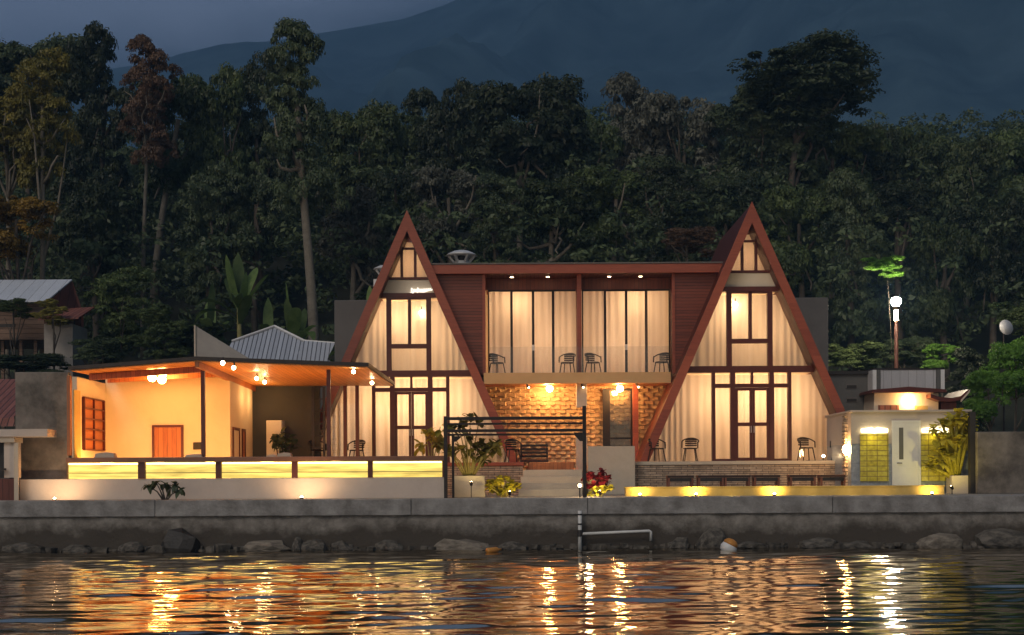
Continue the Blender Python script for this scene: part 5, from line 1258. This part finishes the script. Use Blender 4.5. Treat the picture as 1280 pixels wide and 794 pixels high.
def neighbour():
    Y = -7.9; t = thing('gate_lodge', 'pale concrete gate lodge corner with overhanging beam at the left edge', 'building', (0, 0, 0))
    b0, b1 = X_(-80, Y), X_(62, Y); zt, zb = Z_(533.5, Y), Z_(543, Y)
    MB().box(b0, b1, Y-.15, Y+.6, zb, zt).build('beam', 'pink_wall', t, bevel=.012)
    MB().box(X_(-80, Y), X_(20, Y), Y-.1, Y+.55, zb-.16, zb-.003).build('lower_beam', 'beige_stone', t, bevel=.01)
    MB().box(X_(5, Y), X_(20, Y), Y, Y+.4, Z_(594, Y), zb-.163).build('pier', 'pink_wall', t, bevel=.01); MB().box(X_(18.5, Y), X_(24, Y), Y-.06, Y-.004, DECK, zb-.163).build('corner_strip', 'beige_stone', t)
    MB().box(X_(-80, Y), X_(18, Y), Y-.02, Y+.3, DECK, Z_(595, Y)).build('gate_leaf', 'hut_red', t)
    MB().box(X_(-80, Y), X_(4.5, Y), Y+.2, Y+.3, Z_(594, Y), zb-.163).build('opening', 'dark_void', t)
    MB().box(X_(-10, Y), X_(9, Y), Y-.14, Y-.06, Z_(585, Y), Z_(582, Y)).build('bar', 'black', t)
    Yr = -5.5; r_ = thing('rusty_roof', 'rusty red sheet roof behind the gate lodge at the left edge', 'roof', (0, 0, 0))
    a, za = PX(18, 531, Yr); b, zb2 = PX(-40, 465, Yr); c, zc = PX(-80, 531, Yr)
    mb = MB(); v = [(c, Yr, za-.05), (a, Yr, za-.05), (a-.1, Yr+.2, za+.2), (b+.9, Yr+3.4, zb2), (c, Yr+3.4, zb2)]; n = 5; v2 = [(p_[0], p_[1]+.03, p_[2]+.05) for p_ in v]
    mb.add(v+v2, [(0, 1, 2, 3, 4), (9, 8, 7, 6, 5)] + [(i, i+5, (i+1) % 5+5, (i+1) % 5) for i in range(5)]); mb.build('sheet', 'roof_rust', r_)
    MB().box(c, a-.3, Yr+.3, Yr+3, DECK, za-.1).build('wall', 'dark_wall', r_)
neighbour()

# ------------------------------------------------------------------ rocks and things at the waterline
def rock(px, w_, h, m, label, seed, Y=-9.2, sq=1, name='rock', cat='rock'):
    bm = bmesh.new(); bmesh.ops.create_icosphere(bm, subdivisions=2, radius=1); r = np.random.default_rng(seed); K = r.normal(size=(7, 3))*1.6; ph = r.random(7)*6.28; K2 = r.normal(size=(7, 3))*4
    for v in bm.verts:
        v.co += Vector(r.normal(size=3)*.045); p = np.array(v.co); d = 1 + .13*sum(math.sin(float(K[i] @ p)*1.3 + ph[i]) for i in range(7))/2.0 + .05*sum(math.sin(float(K2[i] @ p)+ph[i]) for i in range(7))/2; v.co = tuple(p*d)
    me = bpy.data.meshes.new(name); bm.to_mesh(me); bm.free(); me.materials.append(M[m])
    s = sc(Y); o = link(name, me); o.location = (X_(px, Y), Y, h/s*.12); o.scale = (w_/s/2, .3*sq, h/s*.72)
    tag(o, label, cat, 'rocks at the waterline')
rock(163, 32, 14, 'rock', 'small pale rounded rock left of the black boulder at the waterline', 1)
rock(226, 54, 31, 'rock_black', 'large black domed boulder against the quay wall', 2)
rock(330, 66, 15, 'rock_pale', 'long flat pale rock right of the black boulder', 3)
rock(392, 38, 19, 'rock', 'lumpy mottled rock right of the long pale rock', 4)
rock(372, 14, 20, 'rock', 'narrow upright rock between pale flat rock and mottled rock', 14)
rock(427, 30, 16, 'rock', 'brownish rock on the right of the mottled lumpy rock', 15)
rock(487, 40, 17, 'rock', 'rounded rock left of the low broad rock near mid quay', 5)
rock(575, 74, 18, 'rock_pale', 'low broad pale rock above the floating orange bottle', 6)
rock(640, 34, 11, 'rock', 'small dark low rock left of the white pipe', 7)
rock(845, 32, 16, 'rock', 'small grey rock just right of the white pipe end', 8)
rock(886, 42, 29, 'rock', 'tall round grey boulder behind the yellow and white float', 9)
rock(935, 40, 12, 'rock', 'low flat rock right of the tall round grey boulder', 16)
rock(1022, 46, 15, 'rock', 'low rock below the right A-frame, nearest the lamp reflection', 10)
rock(1072, 44, 11, 'rock', 'flat dark rock below the stone pillar', 17)
rock(1176, 66, 21, 'rock_pale', 'angular pale rock below the bath house', 11)
rock(1252, 78, 26, 'rock', 'large rock at the right end of the quay', 12)
rock(95, 40, 12, 'rock', 'low rock near the left end of the quay', 13)
rock(30, 50, 14, 'rock', 'dark low rock at the far left end of the quay', 18)
def rubble():
    r = np.random.default_rng(77); mb = MB()
    for k in range(420):
        x = r.uniform(-17, 17); y = -9.02-abs(r.normal(0, .14)); z = r.uniform(-.06, .1); q = r.uniform(.04, .15)*(1.5 if r.random() < .15 else 1)
        P = r.normal(size=(8, 3)); P = np.sign(P)*(.55+.45*np.abs(P).clip(0, 1))*.6
        c = np.array([(-1,-1,-1),(1,-1,-1),(1,1,-1),(-1,1,-1),(-1,-1,1),(1,-1,1),(1,1,1),(-1,1,1)])*(.5+.4*r.random((8, 3)))*np.array([q*1.4, q, q*.7]); a = r.uniform(0, 6.28)
        R_ = np.array([[math.cos(a), -math.sin(a), 0], [math.sin(a), math.cos(a), 0], [0, 0, 1]])
        mb.add([tuple(R_ @ v + np.array((x, y, z))) for v in c], [(0,3,2,1),(4,5,6,7),(0,1,5,4),(1,2,6,5),(2,3,7,6),(3,0,4,7)])
    o = struct(mb.build('rubble', 'rock'), 'stuff'); tag(o, 'dark broken rubble strewn along the foot of the quay wall', 'rubble')
rubble()
def pipe():
    Y = -9.25; t = thing('drain_pipe', 'white plastic pipe running down the quay wall and branching right', 'pipe', (0, 0, 0))
    x0, x1 = X_(724.5, Y), X_(813, Y); zt, zm = Z_(639, Y), Z_(667, Y)
    MB().tube([(x0, Y, zt), (x0, Y, -.1)], .055, 10).build('downpipe', 'pvc', t, True)
    MB().tube([(x0+.05, Y, zm-.02), (x1-.04, Y, zm+.05), (x1, Y, zm+.03), (x1, Y, zm-.22)], .042, 8).build('branch', 'pvc', t, True)
    MB().lathe([(.085, -.09), (.085, .09)], (x0, Y, zm+.0), 12).build('joint', 'dark_void', t)
    for z in (zt-.1, zm+.25): MB().lathe([(.065, -.02), (.065, .02)], (x0, Y, z), 12).build('clamp', 'black', t)
pipe()
def floats():
    Y = -10.6; x = X_(616, Y); t = thing('plastic_bottle', 'small orange plastic bottle floating near the quay', 'bottle', (x, Y, .02), .5)
    MB().tube([(-.2, 0, .02), (-.16, 0, .03), (.1, 0, .05), (.17, 0, .06), (.24, 0, .06)], [.06, .085, .085, .035, .03], 10).build('body', 'orange_plastic', t, True); MB().tube([(.242, 0, .06), (.29, 0, .062)], .036, 8).build('cap', 'dark_void', t)
    Y = -10.2; x = X_(909, Y); t = thing('float_buoy', 'yellow and white float bobbing by the round boulder', 'buoy', (x, Y, .02))
    MB().lathe([(.05, -.12), (.2, -.06), (.235, .05), (.2, .16), (.15, .2)], (0, 0, 0), 14).build('body', 'white_paint', t, True)
    MB().lathe([(.205, .15), (.2, .22), (.12, .3), (.02, .32)], (0, 0, 0), 14).build('cap', 'orange_plastic', t, True)
    for c in children(t): c.rotation_euler = (0, R(28), 0)
floats()
print('trees', tree_n, 'objects', len(COL.objects))
